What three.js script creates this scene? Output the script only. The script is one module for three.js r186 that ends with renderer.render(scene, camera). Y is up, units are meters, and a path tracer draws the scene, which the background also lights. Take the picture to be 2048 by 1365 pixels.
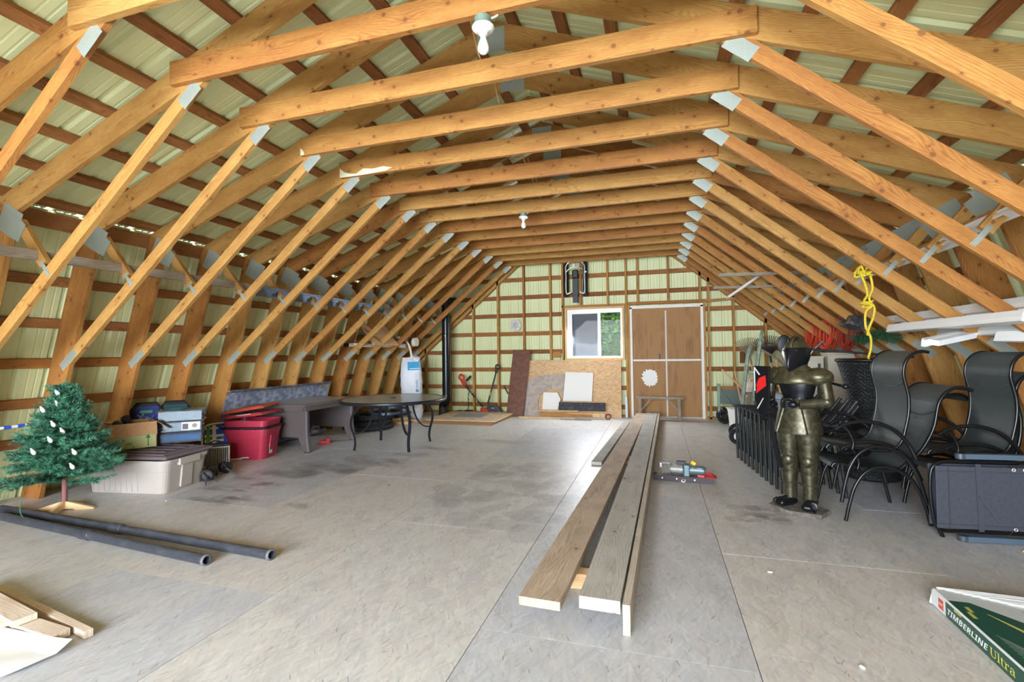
import * as THREE from 'three';
import { mergeGeometries } from 'three/addons/utils/BufferGeometryUtils.js';
import { RoundedBoxGeometry } from 'three/addons/geometries/RoundedBoxGeometry.js';
import { RectAreaLightUniformsLib } from 'three/addons/lights/RectAreaLightUniformsLib.js';

// ---------------------------------------------------------------- camera, sky, sun, exposure
const scene = new THREE.Scene();
const renderer = new THREE.WebGLRenderer({ antialias: true });
renderer.toneMapping = THREE.LinearToneMapping;
renderer.toneMappingExposure = 1.02;
renderer.shadowMap.enabled = true;
const EYE = 1.3225;
const camera = new THREE.PerspectiveCamera(70.75, 2048 / 1365, 0.05, 200);
camera.position.set(0, EYE, 0);
camera.rotation.set(0.0254, 0.2918, -0.0129, 'YXZ');
scene.add(camera);
// bright overcast summer daylight; it enters by the gable window, the open loading door behind the camera and the eave gaps
scene.background = new THREE.Color(0.9, 1.0, 1.13);
scene.backgroundIntensity = 14;
// the daylight that falls in through the loading door behind the camera and through the gable window, as area lights the size of those openings
RectAreaLightUniformsLib.init();
const doorLight = new THREE.RectAreaLight(0xf0f6ff, 21, 4.9, 2.4); doorLight.position.set(-1.4, 1.68, 3.72); doorLight.lookAt(-1.4, 1.4, -10); doorLight.name = 'loading_door_daylight';
const windowLight = new THREE.RectAreaLight(0xf4f8ff, 30, 1.05, 0.95); windowLight.position.set(-1.22, 1.7, -10.04); windowLight.lookAt(-1.5, 0.2, -7.2); windowLight.name = 'gable_window_daylight';
scene.add(doorLight, windowLight);
// ---------------------------------------------------------------- helpers
let SEED = 12345;
const rnd = () => { SEED = (SEED + 0x6D2B79F5) | 0; let t = Math.imul(SEED ^ (SEED >>> 15), 1 | SEED); t = (t + Math.imul(t ^ (t >>> 7), 61 | t)) ^ t; return ((t ^ (t >>> 14)) >>> 0) / 4294967296; };
const rr = (a, b) => a + (b - a) * rnd();
const pick = (a) => a[Math.floor(rnd() * a.length)];
const V = (x, y, z) => new THREE.Vector3(x, y, z);
const PI = Math.PI, D2R = PI / 180;
const taken = new Map();
function numbered(name) { const n = taken.get(name) || 0; taken.set(name, n + 1); return n ? name + '_' + String(n).padStart(3, '0') : name; }
function place(g, x = 0, y = 0, z = 0, rx = 0, ry = 0, rz = 0, order = 'XYZ') {
  g.applyMatrix4(new THREE.Matrix4().compose(V(x, y, z), new THREE.Quaternion().setFromEuler(new THREE.Euler(rx, ry, rz, order)), V(1, 1, 1)));
  return g;
}
const box = (w, h, d, ...p) => place(new THREE.BoxGeometry(w, h, d), ...p);
const rbox = (w, h, d, r, ...p) => place(new RoundedBoxGeometry(w, h, d, 2, Math.min(r, w / 2.02, h / 2.02, d / 2.02)), ...p);
const cyl = (r1, r2, h, s = 16, ...p) => place(new THREE.CylinderGeometry(r1, r2, h, s), ...p);
const sph = (r, sx = 1, sy = 1, sz = 1, ...p) => place(new THREE.SphereGeometry(r, 18, 12).scale(sx, sy, sz), ...p);
const torus = (R, r, s = 24, t = 8, ...p) => place(new THREE.TorusGeometry(R, r, t, s), ...p);
const lathe = (pts, s = 24, ...p) => place(new THREE.LatheGeometry(pts.map(([x, y]) => new THREE.Vector2(x, y)), s), ...p);
const curve = (pts, closed = false, t = 0.5) => new THREE.CatmullRomCurve3(pts.map((p) => V(...p)), closed, 'centripetal', t);
const tube = (pts, r, seg = 24, rad = 7, closed = false) => new THREE.TubeGeometry(curve(pts, closed), seg, r, rad, closed);
function bar(a, b, r, r2 = r, s = 8) {           // round bar between two points
  const A = V(...a), B = V(...b), d = B.clone().sub(A), g = new THREE.CylinderGeometry(r2, r, d.length(), s);
  g.applyQuaternion(new THREE.Quaternion().setFromUnitVectors(V(0, 1, 0), d.clone().normalize()));
  const m = A.add(B).multiplyScalar(0.5); return g.translate(m.x, m.y, m.z);
}
function beam(a, b, w, h, up = [0, 1, 0]) {      // rectangular bar between two points, h along up
  const A = V(...a), B = V(...b), d = B.clone().sub(A), L = d.length(); d.normalize();
  const s = V().crossVectors(V(...up), d).normalize(), u = V().crossVectors(d, s);
  const g = new THREE.BoxGeometry(w, h, L);
  g.applyMatrix4(new THREE.Matrix4().makeBasis(s, u, d));
  const m = A.add(B).multiplyScalar(0.5); return g.translate(m.x, m.y, m.z);
}
function sweep(pts, w, h, seg = 24, up = [0, 0, 1], ends = true) {   // flat strip swept along a curve; w along "up", h across
  const c = pts.getPoint ? pts : curve(pts), P = [], I = [], U = V(...up);
  for (let i = 0; i <= seg; i++) {
    const p = c.getPoint(i / seg), t = c.getTangent(i / seg), n = V().crossVectors(U, t).normalize(), b = V().crossVectors(t, n).normalize();
    for (const [s, q] of [[-1, -1], [1, -1], [1, 1], [-1, 1]]) { const v = p.clone().addScaledVector(b, s * w / 2).addScaledVector(n, q * h / 2); P.push(v.x, v.y, v.z); }
  }
  for (let i = 0; i < seg; i++) for (let k = 0; k < 4; k++) { const a = i * 4 + k, b = i * 4 + (k + 1) % 4; I.push(a, b, b + 4, a, b + 4, a + 4); }
  if (ends) { I.push(0, 2, 1, 0, 3, 2); const e = seg * 4; I.push(e, e + 1, e + 2, e, e + 2, e + 3); }
  const g = new THREE.BufferGeometry(); g.setAttribute('position', new THREE.Float32BufferAttribute(P, 3)); g.setIndex(I);
  const f = g.toNonIndexed(); f.computeVertexNormals(); f.setAttribute('uv', new THREE.Float32BufferAttribute(new Float32Array(f.attributes.position.count * 2), 2));
  return f;
}
function prism(pts, depth, bevel = 0) {         // outline in xy, extruded towards -z .. +z about its middle
  const s = new THREE.Shape(pts.map(([x, y]) => new THREE.Vector2(x, y)));
  const g = new THREE.ExtrudeGeometry(s, { depth: depth - 2 * bevel, bevelEnabled: bevel > 0, bevelSize: bevel, bevelThickness: bevel, bevelOffset: -bevel, bevelSegments: 2, curveSegments: 8 });
  return g.translate(0, 0, -(depth - 2 * bevel) / 2);
}
function metricUV(g) {                            // uv in metres by the dominant axis of every face
  const p = g.attributes.position, uv = new Float32Array(p.count * 2), e1 = V(), e2 = V(), a = V(), b = V(), c = V();
  for (let i = 0; i < p.count; i += 3) {
    a.fromBufferAttribute(p, i); b.fromBufferAttribute(p, i + 1); c.fromBufferAttribute(p, i + 2);
    const n = e1.subVectors(b, a).cross(e2.subVectors(c, a)), x = Math.abs(n.x), y = Math.abs(n.y), z = Math.abs(n.z);
    [a, b, c].forEach((q, k) => {
      const t = x >= y && x >= z ? [q.z, q.y] : y >= z ? [q.x, q.z] : [q.x, q.y];
      uv[(i + k) * 2] = t[0]; uv[(i + k) * 2 + 1] = t[1];
    });
  }
  g.setAttribute('uv', new THREE.BufferAttribute(uv, 2)); return g;
}
function join(gs, keepUV = false) {
  gs = (Array.isArray(gs) ? gs : [gs]).map((g) => {
    let q = g.index ? g.toNonIndexed() : g;
    for (const k of Object.keys(q.attributes)) if (!['position', 'normal', 'uv'].includes(k)) q.deleteAttribute(k);
    if (!q.attributes.normal) q.computeVertexNormals();
    if (!keepUV) metricUV(q);
    return q;
  });
  return gs.length > 1 ? mergeGeometries(gs) : gs[0];
}
function mesh(name, gs, m, parent = scene, keepUV = false) {
  const o = new THREE.Mesh(gs.isBufferGeometry && gs.userData.ready ? gs : join(gs, keepUV), m);
  o.name = parent === scene ? numbered(name) : name; o.castShadow = o.receiveShadow = true;
  parent.add(o); return o;
}
const ready = (g) => { g.userData.ready = true; return g; };
function tag(o, label, category, group) { o.userData.label = label; o.userData.category = category; if (group) o.userData.group = group; return o; }
function thing(name, label, category, pos = [0, 0, 0], turn = 0, group) {
  const o = new THREE.Group(); o.name = numbered(name); scene.add(o);
  o.position.set(...pos); o.rotation.y = turn; return tag(o, label, category, group);
}
function one(name, gs, m, label, category, pos = [0, 0, 0], rot = [0, 0, 0], group, keepUV) {   // a thing that is one mesh
  const o = mesh(name, gs, m, scene, keepUV); o.position.set(...pos); o.rotation.set(...rot); return tag(o, label, category, group);
}
function structure(name) { const o = new THREE.Group(); o.name = name; o.userData.kind = 'structure'; scene.add(o); return o; }

// ---------------------------------------------------------------- textures and materials
function canvasTex(w, h, draw, { size = [1, 1], srgb = true } = {}) {
  const c = document.createElement('canvas'); c.width = w; c.height = h;
  draw(c.getContext('2d'), w, h);
  const t = new THREE.CanvasTexture(c); t.wrapS = t.wrapT = THREE.RepeatWrapping; t.repeat.set(1 / size[0], 1 / size[1]);
  if (srgb) t.colorSpace = THREE.SRGBColorSpace;
  return t;
}
function dataTex(w, h, f, { size = [1, 1], srgb = true } = {}) {
  const d = new Uint8Array(w * h * 4);
  for (let y = 0; y < h; y++) for (let x = 0; x < w; x++) { const c = f(x / w, y / h), i = (y * w + x) * 4; d[i] = c[0]; d[i + 1] = c[1]; d[i + 2] = c[2]; d[i + 3] = 255; }
  const t = new THREE.DataTexture(d, w, h); t.wrapS = t.wrapT = THREE.RepeatWrapping; t.magFilter = THREE.LinearFilter; t.minFilter = THREE.LinearFilter;
  t.repeat.set(1 / size[0], 1 / size[1]); if (srgb) t.colorSpace = THREE.SRGBColorSpace; t.needsUpdate = true; return t;
}
function lattice(nx, ny, seed) {                  // wrapping value noise
  const keep = SEED; SEED = seed; const v = new Float32Array(nx * ny).map(() => rnd()); SEED = keep;
  return (u, w) => {
    const x = ((u % 1) + 1) % 1 * nx, y = ((w % 1) + 1) % 1 * ny, i = Math.floor(x), j = Math.floor(y), s = (t) => t * t * (3 - 2 * t), a = s(x - i), b = s(y - j);
    const g = (p, q) => v[(q % ny) * nx + (p % nx)];
    return (g(i, j) * (1 - a) + g(i + 1, j) * a) * (1 - b) + (g(i, j + 1) * (1 - a) + g(i + 1, j + 1) * a) * b;
  };
}
const clamp = (x, a = 0, b = 1) => Math.min(b, Math.max(a, x));
const mix = (a, b, t) => a.map((x, i) => x + (b[i] - x) * t);
function woodTex(seed, light, dark, knotN, grain = 1) {   // 2.4 m along, 0.24 m across
  const n1 = lattice(6, 4, seed), n2 = lattice(90, 40, seed + 1), n3 = lattice(14, 8, seed + 2), n4 = lattice(220, 120, seed + 3);
  SEED = seed * 7 + 3; const K = Array.from({ length: knotN }, () => [rnd(), rnd(), rr(0.003, 0.013)]);
  return dataTex(1024, 128, (u, v) => {
    const U = u * 2.4, W = v * 0.24; let warp = (n1(u, v) - 0.5) * 0.09 + (n3(u, v) - 0.5) * 0.018, core = 0, halo = 0;
    for (const [ku, kv, r] of K) {
      let du = Math.abs(U - ku * 2.4); if (du > 1.2) du = 2.4 - du; let dv = W - kv * 0.24; if (dv > 0.12) dv -= 0.24; if (dv < -0.12) dv += 0.24;
      const d2 = (du * 0.55) ** 2 + dv * dv; if (d2 > 0.02) continue;
      warp += Math.sign(dv) * r * 1.1 * Math.exp(-d2 / (r * r * 9)); halo = Math.max(halo, Math.exp(-d2 / (r * r * 5)));
      const c = Math.sqrt(du * du * 0.8 + dv * dv) / r; if (c < 1.25) core = Math.max(core, clamp((1.25 - c) * 4) * (0.75 + 0.25 * Math.sin(c * 14)));
    }
    const rings = 0.5 + 0.5 * Math.sin((W + warp) * 2 * PI / 0.0125), g = Math.pow(rings, 2.2) * 0.5 * grain + (n2(u, v) - 0.5) * 0.3 + (n4(u * 0.3, v) - 0.5) * 0.3 + halo * 0.3 + (n3(u * 1, v * 0.5) - 0.5) * 0.5;
    let c = mix(light, dark, clamp(0.22 + g * 0.75)); if (core > 0) c = mix(c, [104, 58, 27], core * 0.66);
    return c;
  }, { size: [2.4, 0.24] });
}
const S = (m) => new THREE.MeshStandardMaterial(m), P = (m) => new THREE.MeshPhysicalMaterial(m);
const M = {};
const woodMaps = [[11, [212, 158, 80], [154, 94, 36], 15], [23, [219, 170, 92], [168, 110, 46], 12], [37, [207, 147, 72], [146, 85, 31], 19], [41, [221, 174, 97], [170, 113, 49], 14]].map((a) => woodTex(...a));
M.wood = woodMaps.map((map) => S({ map, color: 0xdedede, roughness: 0.72 }));
const brownMaps = [[53, [172, 118, 64], [114, 72, 36], 8], [59, [162, 106, 56], [104, 62, 30], 10]].map((a) => woodTex(...a));
M.girt = brownMaps.map((map) => S({ map, roughness: 0.8 }));
M.greyWood = S({ map: woodTex(71, [168, 158, 142], [116, 104, 88], 7, 1.3), roughness: 0.9 });
M.paleWood = S({ map: woodTex(77, [224, 190, 142], [190, 148, 98], 3), roughness: 0.7 });
// ---------------------------------------------------------------- large structure
const XC = -1.262, Z0 = 3.0979, SP = 0.6096, ZFAR = -10.10, ZNEAR = 3.8;
const ROOF = (d) => 4.08 - 0.386 * d;                         // top of the rafters, d metres from the ridge line
const STUD = (y) => 4.63 - 0.3155 * y;                        // outer face of the leaning studs
// board cut to any convex outline in xy: uv runs along "dir"
function polyBoard(pts, zc, T, dir, off) {
  const L = Math.hypot(dir[0], dir[1]), c = dir[0] / L, s = dir[1] / L, pos = [], uv = [], n = pts.length;
  const put = (p, z, o = 0) => { pos.push(p[0], p[1], z); uv.push(p[0] * c + p[1] * s + off, -p[0] * s + p[1] * c + off * 1.7 + o); };
  let area = 0; pts.forEach((p, i) => { const q = pts[(i + 1) % n]; area += p[0] * q[1] - q[0] * p[1]; }); if (area < 0) pts = pts.slice().reverse();
  const zf = zc + T / 2, zb = zc - T / 2;
  for (let i = 1; i < n - 1; i++) { put(pts[0], zf); put(pts[i], zf); put(pts[i + 1], zf); put(pts[0], zb); put(pts[i + 1], zb); put(pts[i], zb); }
  for (let i = 0; i < n; i++) { const a = pts[i], b = pts[(i + 1) % n]; put(a, zb, -T); put(b, zb, -T); put(b, zf); put(a, zb, -T); put(b, zf); put(a, zf); }
  const g = new THREE.BufferGeometry(); g.setAttribute('position', new THREE.Float32BufferAttribute(pos, 3)); g.setAttribute('uv', new THREE.Float32BufferAttribute(uv, 2)); g.computeVertexNormals();
  return ready(g);
}
// straight board between two points, uv along it
function board(a, b, w, t, up = [0, 1, 0], off = null) {        // t along "up", w across
  const A = V(...a), B = V(...b), d = B.clone().sub(A), L = d.length(); d.normalize();
  const s = V().crossVectors(V(...up), d).normalize(), u = V().crossVectors(d, s), o = off ?? rr(0, 2.4);
  const g = new THREE.BoxGeometry(w, t, L).toNonIndexed(), p = g.attributes.position, q = g.attributes.normal, uv = [];
  for (let i = 0; i < p.count; i++) { const across = Math.abs(q.getX(i)) > 0.5 ? p.getY(i) + w : Math.abs(q.getY(i)) > 0.5 ? p.getX(i) : p.getX(i); uv.push(Math.abs(q.getZ(i)) > 0.5 ? p.getY(i) * 0.4 + o : p.getZ(i) + o, across + o * 1.7); }
  g.setAttribute('uv', new THREE.Float32BufferAttribute(uv, 2));
  g.applyMatrix4(new THREE.Matrix4().makeBasis(s, u, d)); const m = A.add(B).multiplyScalar(0.5); g.translate(m.x, m.y, m.z);
  return ready(g);
}

// ---- floor: strand boards
const strand = (seed, tone) => (c, w, h) => {
  SEED = seed; c.fillStyle = `rgb(${tone})`; c.fillRect(0, 0, w, h);
  const [r0, g0, b0] = tone, px = w / 1.22;
  for (let i = 0; i < 5200; i++) {
    const l = rr(0.03, 0.13) * px, t = rr(0.004, 0.016) * px, k = rr(-26, 20), warm = rr(-5, 8);
    c.save(); c.translate(rnd() * w, rnd() * h); c.rotate(PI / 2 + rr(-0.75, 0.75));
    c.globalAlpha = 0.42; c.fillStyle = `rgb(${r0 + k + warm | 0},${g0 + k | 0},${b0 + k - warm | 0})`; c.fillRect(-l / 2, -t / 2, l, t); c.restore();
  }
  for (let i = 0; i < 700; i++) {                               // open slits and lifted flakes
    const l = rr(0.008, 0.05) * px; c.save(); c.translate(rnd() * w, rnd() * h); c.rotate(PI / 2 + rr(-0.8, 0.8)); c.globalAlpha = rr(0.15, 0.6);
    c.fillStyle = rnd() < 0.6 ? 'rgb(84,72,62)' : 'rgb(205,196,182)'; c.fillRect(-l / 2, 0, l, rr(1, 2.2)); c.restore();
  }
  for (let i = 0; i < 420; i++) { c.globalAlpha = rr(0.02, 0.07); c.fillStyle = rnd() < 0.5 ? 'rgb(124,126,134)' : 'rgb(214,204,190)'; c.beginPath(); c.ellipse(rnd() * w, rnd() * h, rr(6, 40), rr(10, 90), rr(-0.6, 0.6), 0, 7); c.fill(); }
  c.globalAlpha = 1;
};
const floorTones = [[200, 201, 199], [194, 197, 198], [188, 192, 197], [202, 200, 196]];
const PW = 1.22, PL = 2.44, FX0 = -5.92, FX1 = 3.40, FZ0 = -10.16;
const floor = structure('floor');
const stains = [];                                              // [x, z, rx, rz, turn, colour, alpha]: spilled oil and water marks copied from the photograph
const stain = (x, z, a, b, t, col, al) => stains.push([x, z, a, b, t, col, al]);
for (const [x, z, a, b, t, al] of [[-3.98, -3.5, 0.24, 0.1, 0.2, 0.5], [-3.75, -3.62, 0.2, 0.08, 0.3, 0.42], [-4.15, -3.85, 0.28, 0.1, 0.1, 0.38], [-3.85, -4.05, 0.22, 0.08, -0.2, 0.4], [-4.0, -4.5, 0.36, 0.2, 0.25, 0.5], [-3.7, -4.85, 0.46, 0.24, 0.4, 0.55], [-3.4, -5.3, 0.45, 0.22, 0.6, 0.42], [-3.1, -5.75, 0.3, 0.14, 0.3, 0.3], [-3.05, -3.55, 0.16, 0.07, 0.3, 0.28], [-2.95, -6.2, 0.4, 0.1, 0.2, 0.3], [-4.35, -4.2, 0.2, 0.07, 0.2, 0.35], [-2.2, -6.9, 0.5, 0.14, 0.3, 0.22]])
  for (let i = 0; i < 16; i++) stain(x + rr(-a, a) * 0.8, z + rr(-b, b) * 0.8, a * rr(0.15, 0.6), b * rr(0.2, 0.7), t + rr(-0.3, 0.3), '72,66,62', al * 0.24);
for (let i = 0; i < 60; i++) stain(rr(-2.0, -0.8), rr(-3.4, -5.6), rr(0.03, 0.16), rr(0.05, 0.25), rr(0, 3), '112,116,124', 0.16);
for (let i = 0; i < 26; i++) stain(rr(0.55, 0.95), rr(-4.1, -4.5), rr(0.02, 0.08), rr(0.02, 0.08), rr(0, 3), '88,82,76', 0.18);
const scuffs = [[0.83, -4.05, 0.86, -3.75], [0.35, -2.9, 0.41, -2.72], [0.42, -3.1, 0.40, -2.98], [0.45, -2.35, 0.6, -2.34], [0.7, -2.12, 0.85, -2.16], [-0.2, -4.6, 0.1, -4.55], [1.0, -2.6, 1.25, -2.5]];
const baseFloor = floorTones.map((t, i) => { const c = document.createElement('canvas'); c.width = 640; c.height = 1280; strand(100 + i * 31, t)(c.getContext('2d'), 640, 1280); return c; });
const sharedFloor = baseFloor.map((c) => { const t = new THREE.CanvasTexture(c); t.colorSpace = THREE.SRGBColorSpace; t.wrapS = t.wrapT = THREE.RepeatWrapping; return S({ map: t, roughness: 0.42 }); });
const fbump = sharedFloor.length;
SEED = 777;
{
  mesh('subfloor', box(FX1 - FX0 + 0.3, 0.16, 14.3, (FX0 + FX1) / 2, -0.105, (FZ0 + ZNEAR) / 2 - 0.1), S({ color: 0x3a2f26, roughness: 0.95 }), floor);
  let col = 0;
  for (let x = FX0 + 0.20 - PW; x < FX1; x += PW, col++) {
    for (let z = ZNEAR + 0.1 + (col % 2) * 1.22; z > FZ0; z -= PL) {
      const x0 = Math.max(x + 0.002, FX0), x1 = Math.min(x + PW - 0.002, FX1), z1 = Math.min(z - 0.002, ZNEAR), z0 = Math.max(z - PL + 0.002, FZ0);
      if (x1 - x0 < 0.05 || z1 - z0 < 0.05) continue;
      const v = Math.floor(rnd() * 4), hits = stains.filter(([sx, sz, a, b]) => sx + a > x0 && sx - a < x1 && sz + b > z0 - 0.2 && sz - b < z1 + 0.2).length + scuffs.filter((s) => s[0] > x0 && s[0] < x1 && s[1] > z0 && s[1] < z1).length;
      let m = sharedFloor[v];
      if (hits) {
        const t = canvasTex(640, 1280, (c, w, h) => {
          c.drawImage(baseFloor[v], 0, 0); const sx = w / PW, sy = h / PL;
          for (const [px, pz, a, b, tt, cc, al] of stains) { c.save(); c.translate((px - x) * sx, (pz - (z - PL)) * sy); c.rotate(tt); c.fillStyle = `rgba(${cc},${al})`; c.beginPath(); c.ellipse(0, 0, a * sx, b * sy, 0, 0, 7); c.fill(); c.restore(); }
          c.strokeStyle = 'rgba(222,220,218,0.5)'; c.lineWidth = 4;
          for (const [ax, az, bx, bz] of scuffs) { c.beginPath(); c.moveTo((ax - x) * sx, (az - (z - PL)) * sy); c.lineTo((bx - x) * sx, (bz - (z - PL)) * sy); c.stroke(); }
        });
        m = S({ map: t, roughness: 0.42 });
      }
      const g = new THREE.BoxGeometry(x1 - x0, 0.018, z1 - z0), p = g.attributes.position, uv = g.attributes.uv;
      g.translate((x0 + x1) / 2, -0.009 - rr(0, 0.0005), (z0 + z1) / 2);
      for (let i = 0; i < p.count; i++) uv.setXY(i, (p.getX(i) - x) / PW, 1 - (p.getZ(i) - (z - PL)) / PL);
      mesh('floor_panel', g, m, floor, true);
    }
  }
}

// ---- ribbed steel sheets
M.steel = S({ color: 0xdae2ae, roughness: 0.42, metalness: 0.0 });
const RIB = 0.2286;
// heights of the profile (outwards) along one 9 inch pitch
const PROF = [[0, 0.019], [0.012, 0.019], [0.03, 0], [0.085, 0], [0.09, 0.003], [0.098, 0.003], [0.103, 0], [0.145, 0], [0.15, 0.003], [0.158, 0.003], [0.163, 0], [0.1986, 0], [0.2166, 0.019]];
// sheet spanned by start + s*along (ribs step along s) and up vector; out = outward normal; spans(s) gives [[t0,t1],...] along up
function ribSheet(name, start, along, up, out, s0, s1, phase, spans, parent, m = M.steel) {
  const cuts = []; const k0 = Math.floor((s0 - phase) / RIB) - 1;
  for (let k = k0; phase + k * RIB < s1 + RIB; k++) for (const [o, h] of PROF) cuts.push([phase + k * RIB + o, h]);
  const at = (s) => { for (let i = 0; i < cuts.length - 1; i++) if (s >= cuts[i][0] && s <= cuts[i + 1][0]) return cuts[i][1] + (cuts[i + 1][1] - cuts[i][1]) * (s - cuts[i][0]) / (cuts[i + 1][0] - cuts[i][0]); return 0; };
  let ss = [s0, ...cuts.map((c) => c[0]).filter((s) => s > s0 + 1e-4 && s < s1 - 1e-4), s1]; for (const b of spans.breaks || []) if (b > s0 && b < s1) ss.push(b); ss = [...new Set(ss)].sort((a, b) => a - b);
  const pos = [], pt = (s, t) => { const h = at(s); return [0, 1, 2].map((i) => start[i] + along[i] * s + up[i] * t + out[i] * h); };
  for (let i = 0; i < ss.length - 1; i++) {
    const a = ss[i], b = ss[i + 1], A = spans(a + 1e-5), B = spans(b - 1e-5);
    A.forEach(([t0, t1], k) => { const [u0, u1] = B[k] || [t0, t1]; const q = [pt(a, t0), pt(b, u0), pt(b, u1), pt(a, t1)]; pos.push(...q[0], ...q[1], ...q[2], ...q[0], ...q[2], ...q[3]); });
  }
  const g = new THREE.BufferGeometry(); g.setAttribute('position', new THREE.Float32BufferAttribute(pos, 3)); g.computeVertexNormals();
  const m2 = mesh(name, g, m, parent); return m2;
}
const ceiling = structure('ceiling'), wallL = structure('wall_left'), wallR = structure('wall_right'), wallFar = structure('wall_far'), wallNear = structure('wall_near');
const SHEET = 4 * RIB, zs = [];
for (let s = -0.2; s < ZNEAR - ZFAR; s += SHEET) zs.push([Math.max(0, s), Math.min(ZNEAR - ZFAR + 0.04, s + SHEET)]);
const rl = Math.hypot(1, 0.386), rx = 1 / rl, ry = 0.386 / rl, wl = Math.hypot(1, 0.3155), wx = 0.3155 / wl, wy = 1 / wl;
for (const sx of [-1, 1]) {
  const W = sx < 0 ? wallL : wallR, n = [sx * ry, rx, 0], wn = [sx * wy, wx, 0];
  // roof: from the eave up to the ridge
  for (const [a, b] of zs) {
    const lift = 0.041;                                          // on top of the purlins
    ribSheet('roof_panel', [XC + sx * 3.835 + n[0] * lift, ROOF(3.835) + n[1] * lift, ZNEAR], [0, 0, -1], [-sx * rx, ry, 0], n, a, b, 0.025, () => [[0, 3.835 * rl + 0.01]], ceiling);
    ribSheet('wall_panel', [XC + sx * STUD(-0.1) + wn[0] * 0.041, -0.1 + wn[1] * 0.041, ZNEAR], [0, 0, -1], [-sx * wx, wy, 0], wn, a, b, 0.05, () => [[0, 2.728 * wl]], W);
  }
  const third = (ZNEAR - ZFAR) / 3;
  for (const d of [0.19, 0.6, 0.98, 1.37, 1.76, 2.145, 2.53, 2.91, 3.30, 3.70]) for (let k = 0; k < 3; k++) {
    const x = XC + sx * d + n[0] * 0.0195, y = ROOF(d) + n[1] * 0.0195;
    mesh('purlin', board([x, y, ZNEAR - k * third - 0.002], [x, y, ZNEAR - (k + 1) * third + 0.002], 0.089, 0.038, n), pick(M.girt), ceiling);
  }
  for (const y of [0.16, 0.53, 0.905, 1.28, 1.65, 2.03, 2.54]) for (let k = 0; k < 3; k++) {
    const x = XC + sx * STUD(y) + wn[0] * 0.0195, yy = y + wn[1] * 0.0195;
    mesh('girt', board([x, yy, ZNEAR - k * third - 0.002], [x, yy, ZNEAR - (k + 1) * third + 0.002], y > 2.4 ? 0.14 : 0.089, 0.038, wn), y > 1.1 && y < 2.2 ? pick([...M.girt, M.girt[0], M.wood[2]]) : pick(M.girt), W);
  }
}
mesh('ridge_cap', prism([[-0.26, -0.10], [0, 0], [0.26, -0.10], [0.26, -0.105], [0, -0.006], [-0.26, -0.105]], ZNEAR - ZFAR + 0.1).translate(XC, 4.155, (ZNEAR + ZFAR) / 2), M.steel, ceiling);

// ---- gable walls
const gableTop = (x) => { const d = Math.abs(x - XC), y = ROOF(d) + 0.05; return d > 3.78 ? Math.min(y, (4.63 + 0.06 - d) / 0.3155) : y; };
const WIN = [-1.80, -0.645, 1.18, 2.23], DOOR = [-0.49, 0.86, 0.0, 2.215];
function gable(parent, z, out, holes) {
  const spans = (x) => { let s = [[-0.1, gableTop(x)]]; for (const [a, b, c, e] of holes) if (x > a && x < b) s = s.flatMap(([t0, t1]) => [[t0, Math.min(c, t1)], [Math.min(e, t1), t1]]); return s; };
  spans.breaks = holes.flatMap((h) => [h[0], h[1]]).concat([XC, XC - 3.8, XC + 3.8]);
  const eps = 1e-4;
  for (let x = XC - 4.66; x < XC + 4.66; x += SHEET) ribSheet('wall_panel', [0, 0, z], [1, 0, 0], [0, 1, 0], [0, 0, out], x, Math.min(x + SHEET, XC + 4.66), XC, spans, parent);
}
gable(wallFar, ZFAR - 0.041, -1, [WIN, DOOR]);
const NEARHOLE = [-3.9, 1.1, 0.45, 2.9];
gable(wallNear, ZNEAR + 0.041, 1, [NEARHOLE]);
const gy = [0.19, 0.58, 0.965, 1.35, 1.745, 2.145, 2.54, 2.93, 3.32, 3.71];
function girtRuns(y, holes) { let r = [[XC - Math.min(STUD(y) - 0.02, (4.06 - y) / 0.386), XC + Math.min(STUD(y) - 0.02, (4.06 - y) / 0.386)]]; for (const [a, b, c, e] of holes) if (y > c - 0.05 && y < e + 0.05) r = r.flatMap(([p, q]) => (b < p || a > q ? [[p, q]] : [[p, a], [b, q]])); return r.filter(([p, q]) => q - p > 0.05); }
for (const y of gy) for (const [a, b] of girtRuns(y, [[WIN[0] - 0.04, WIN[1] + 0.04, WIN[2], WIN[3]], [DOOR[0] - 0.04, DOOR[1] + 0.04, DOOR[2], DOOR[3]]]))
  mesh('girt', board([a, y, ZFAR - 0.0195], [b, y, ZFAR - 0.0195], 0.089, 0.038, [0, 0, 1]), pick(M.girt), wallFar);
// studs stand in front of the girts; above d the gable truss closes them
const gableWeb = (x) => { const d = Math.abs(x - XC); return d < 1.62 ? 3.30 : 3.30 - (d - 1.62) * 0.834; };
for (const [x, y0, y1, w] of [[-5.09, 0, 0], [-4.494, 0, 0], [-3.915, 0, 0], [-3.33, 0, 0], [-2.74, 0, 0], [-2.15, 0, 0], [-1.885, 0, 0], [-0.575, 0, 0], [-0.53, 0, 2.27], [-0.945, 2.31, 0], [-1.5, 2.31, 0], [-0.34, 2.33, 0], [0.243, 2.33, 0], [0.831, 2.33, 0], [0.905, 0, 2.27], [0.984, 0, 0], [1.425, 0, 0], [1.975, 0, 0]])
  mesh('stud', board([x, y0, ZFAR + 0.045], [x, y1 || gableWeb(x) - 0.02, ZFAR + 0.045], 0.04, 0.089, [0, 0, 1]), pick(M.wood), wallFar);
mesh('header', board([-1.905, 2.29, ZFAR + 0.045], [-0.6, 2.29, ZFAR + 0.045], 0.04, 0.089, [0, 0, 1]), M.wood[1], wallFar);
mesh('header', board([-0.55, 2.30, ZFAR + 0.045], [0.965, 2.30, ZFAR + 0.045], 0.06, 0.089, [0, 0, 1]), M.wood[2], wallFar);
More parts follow.
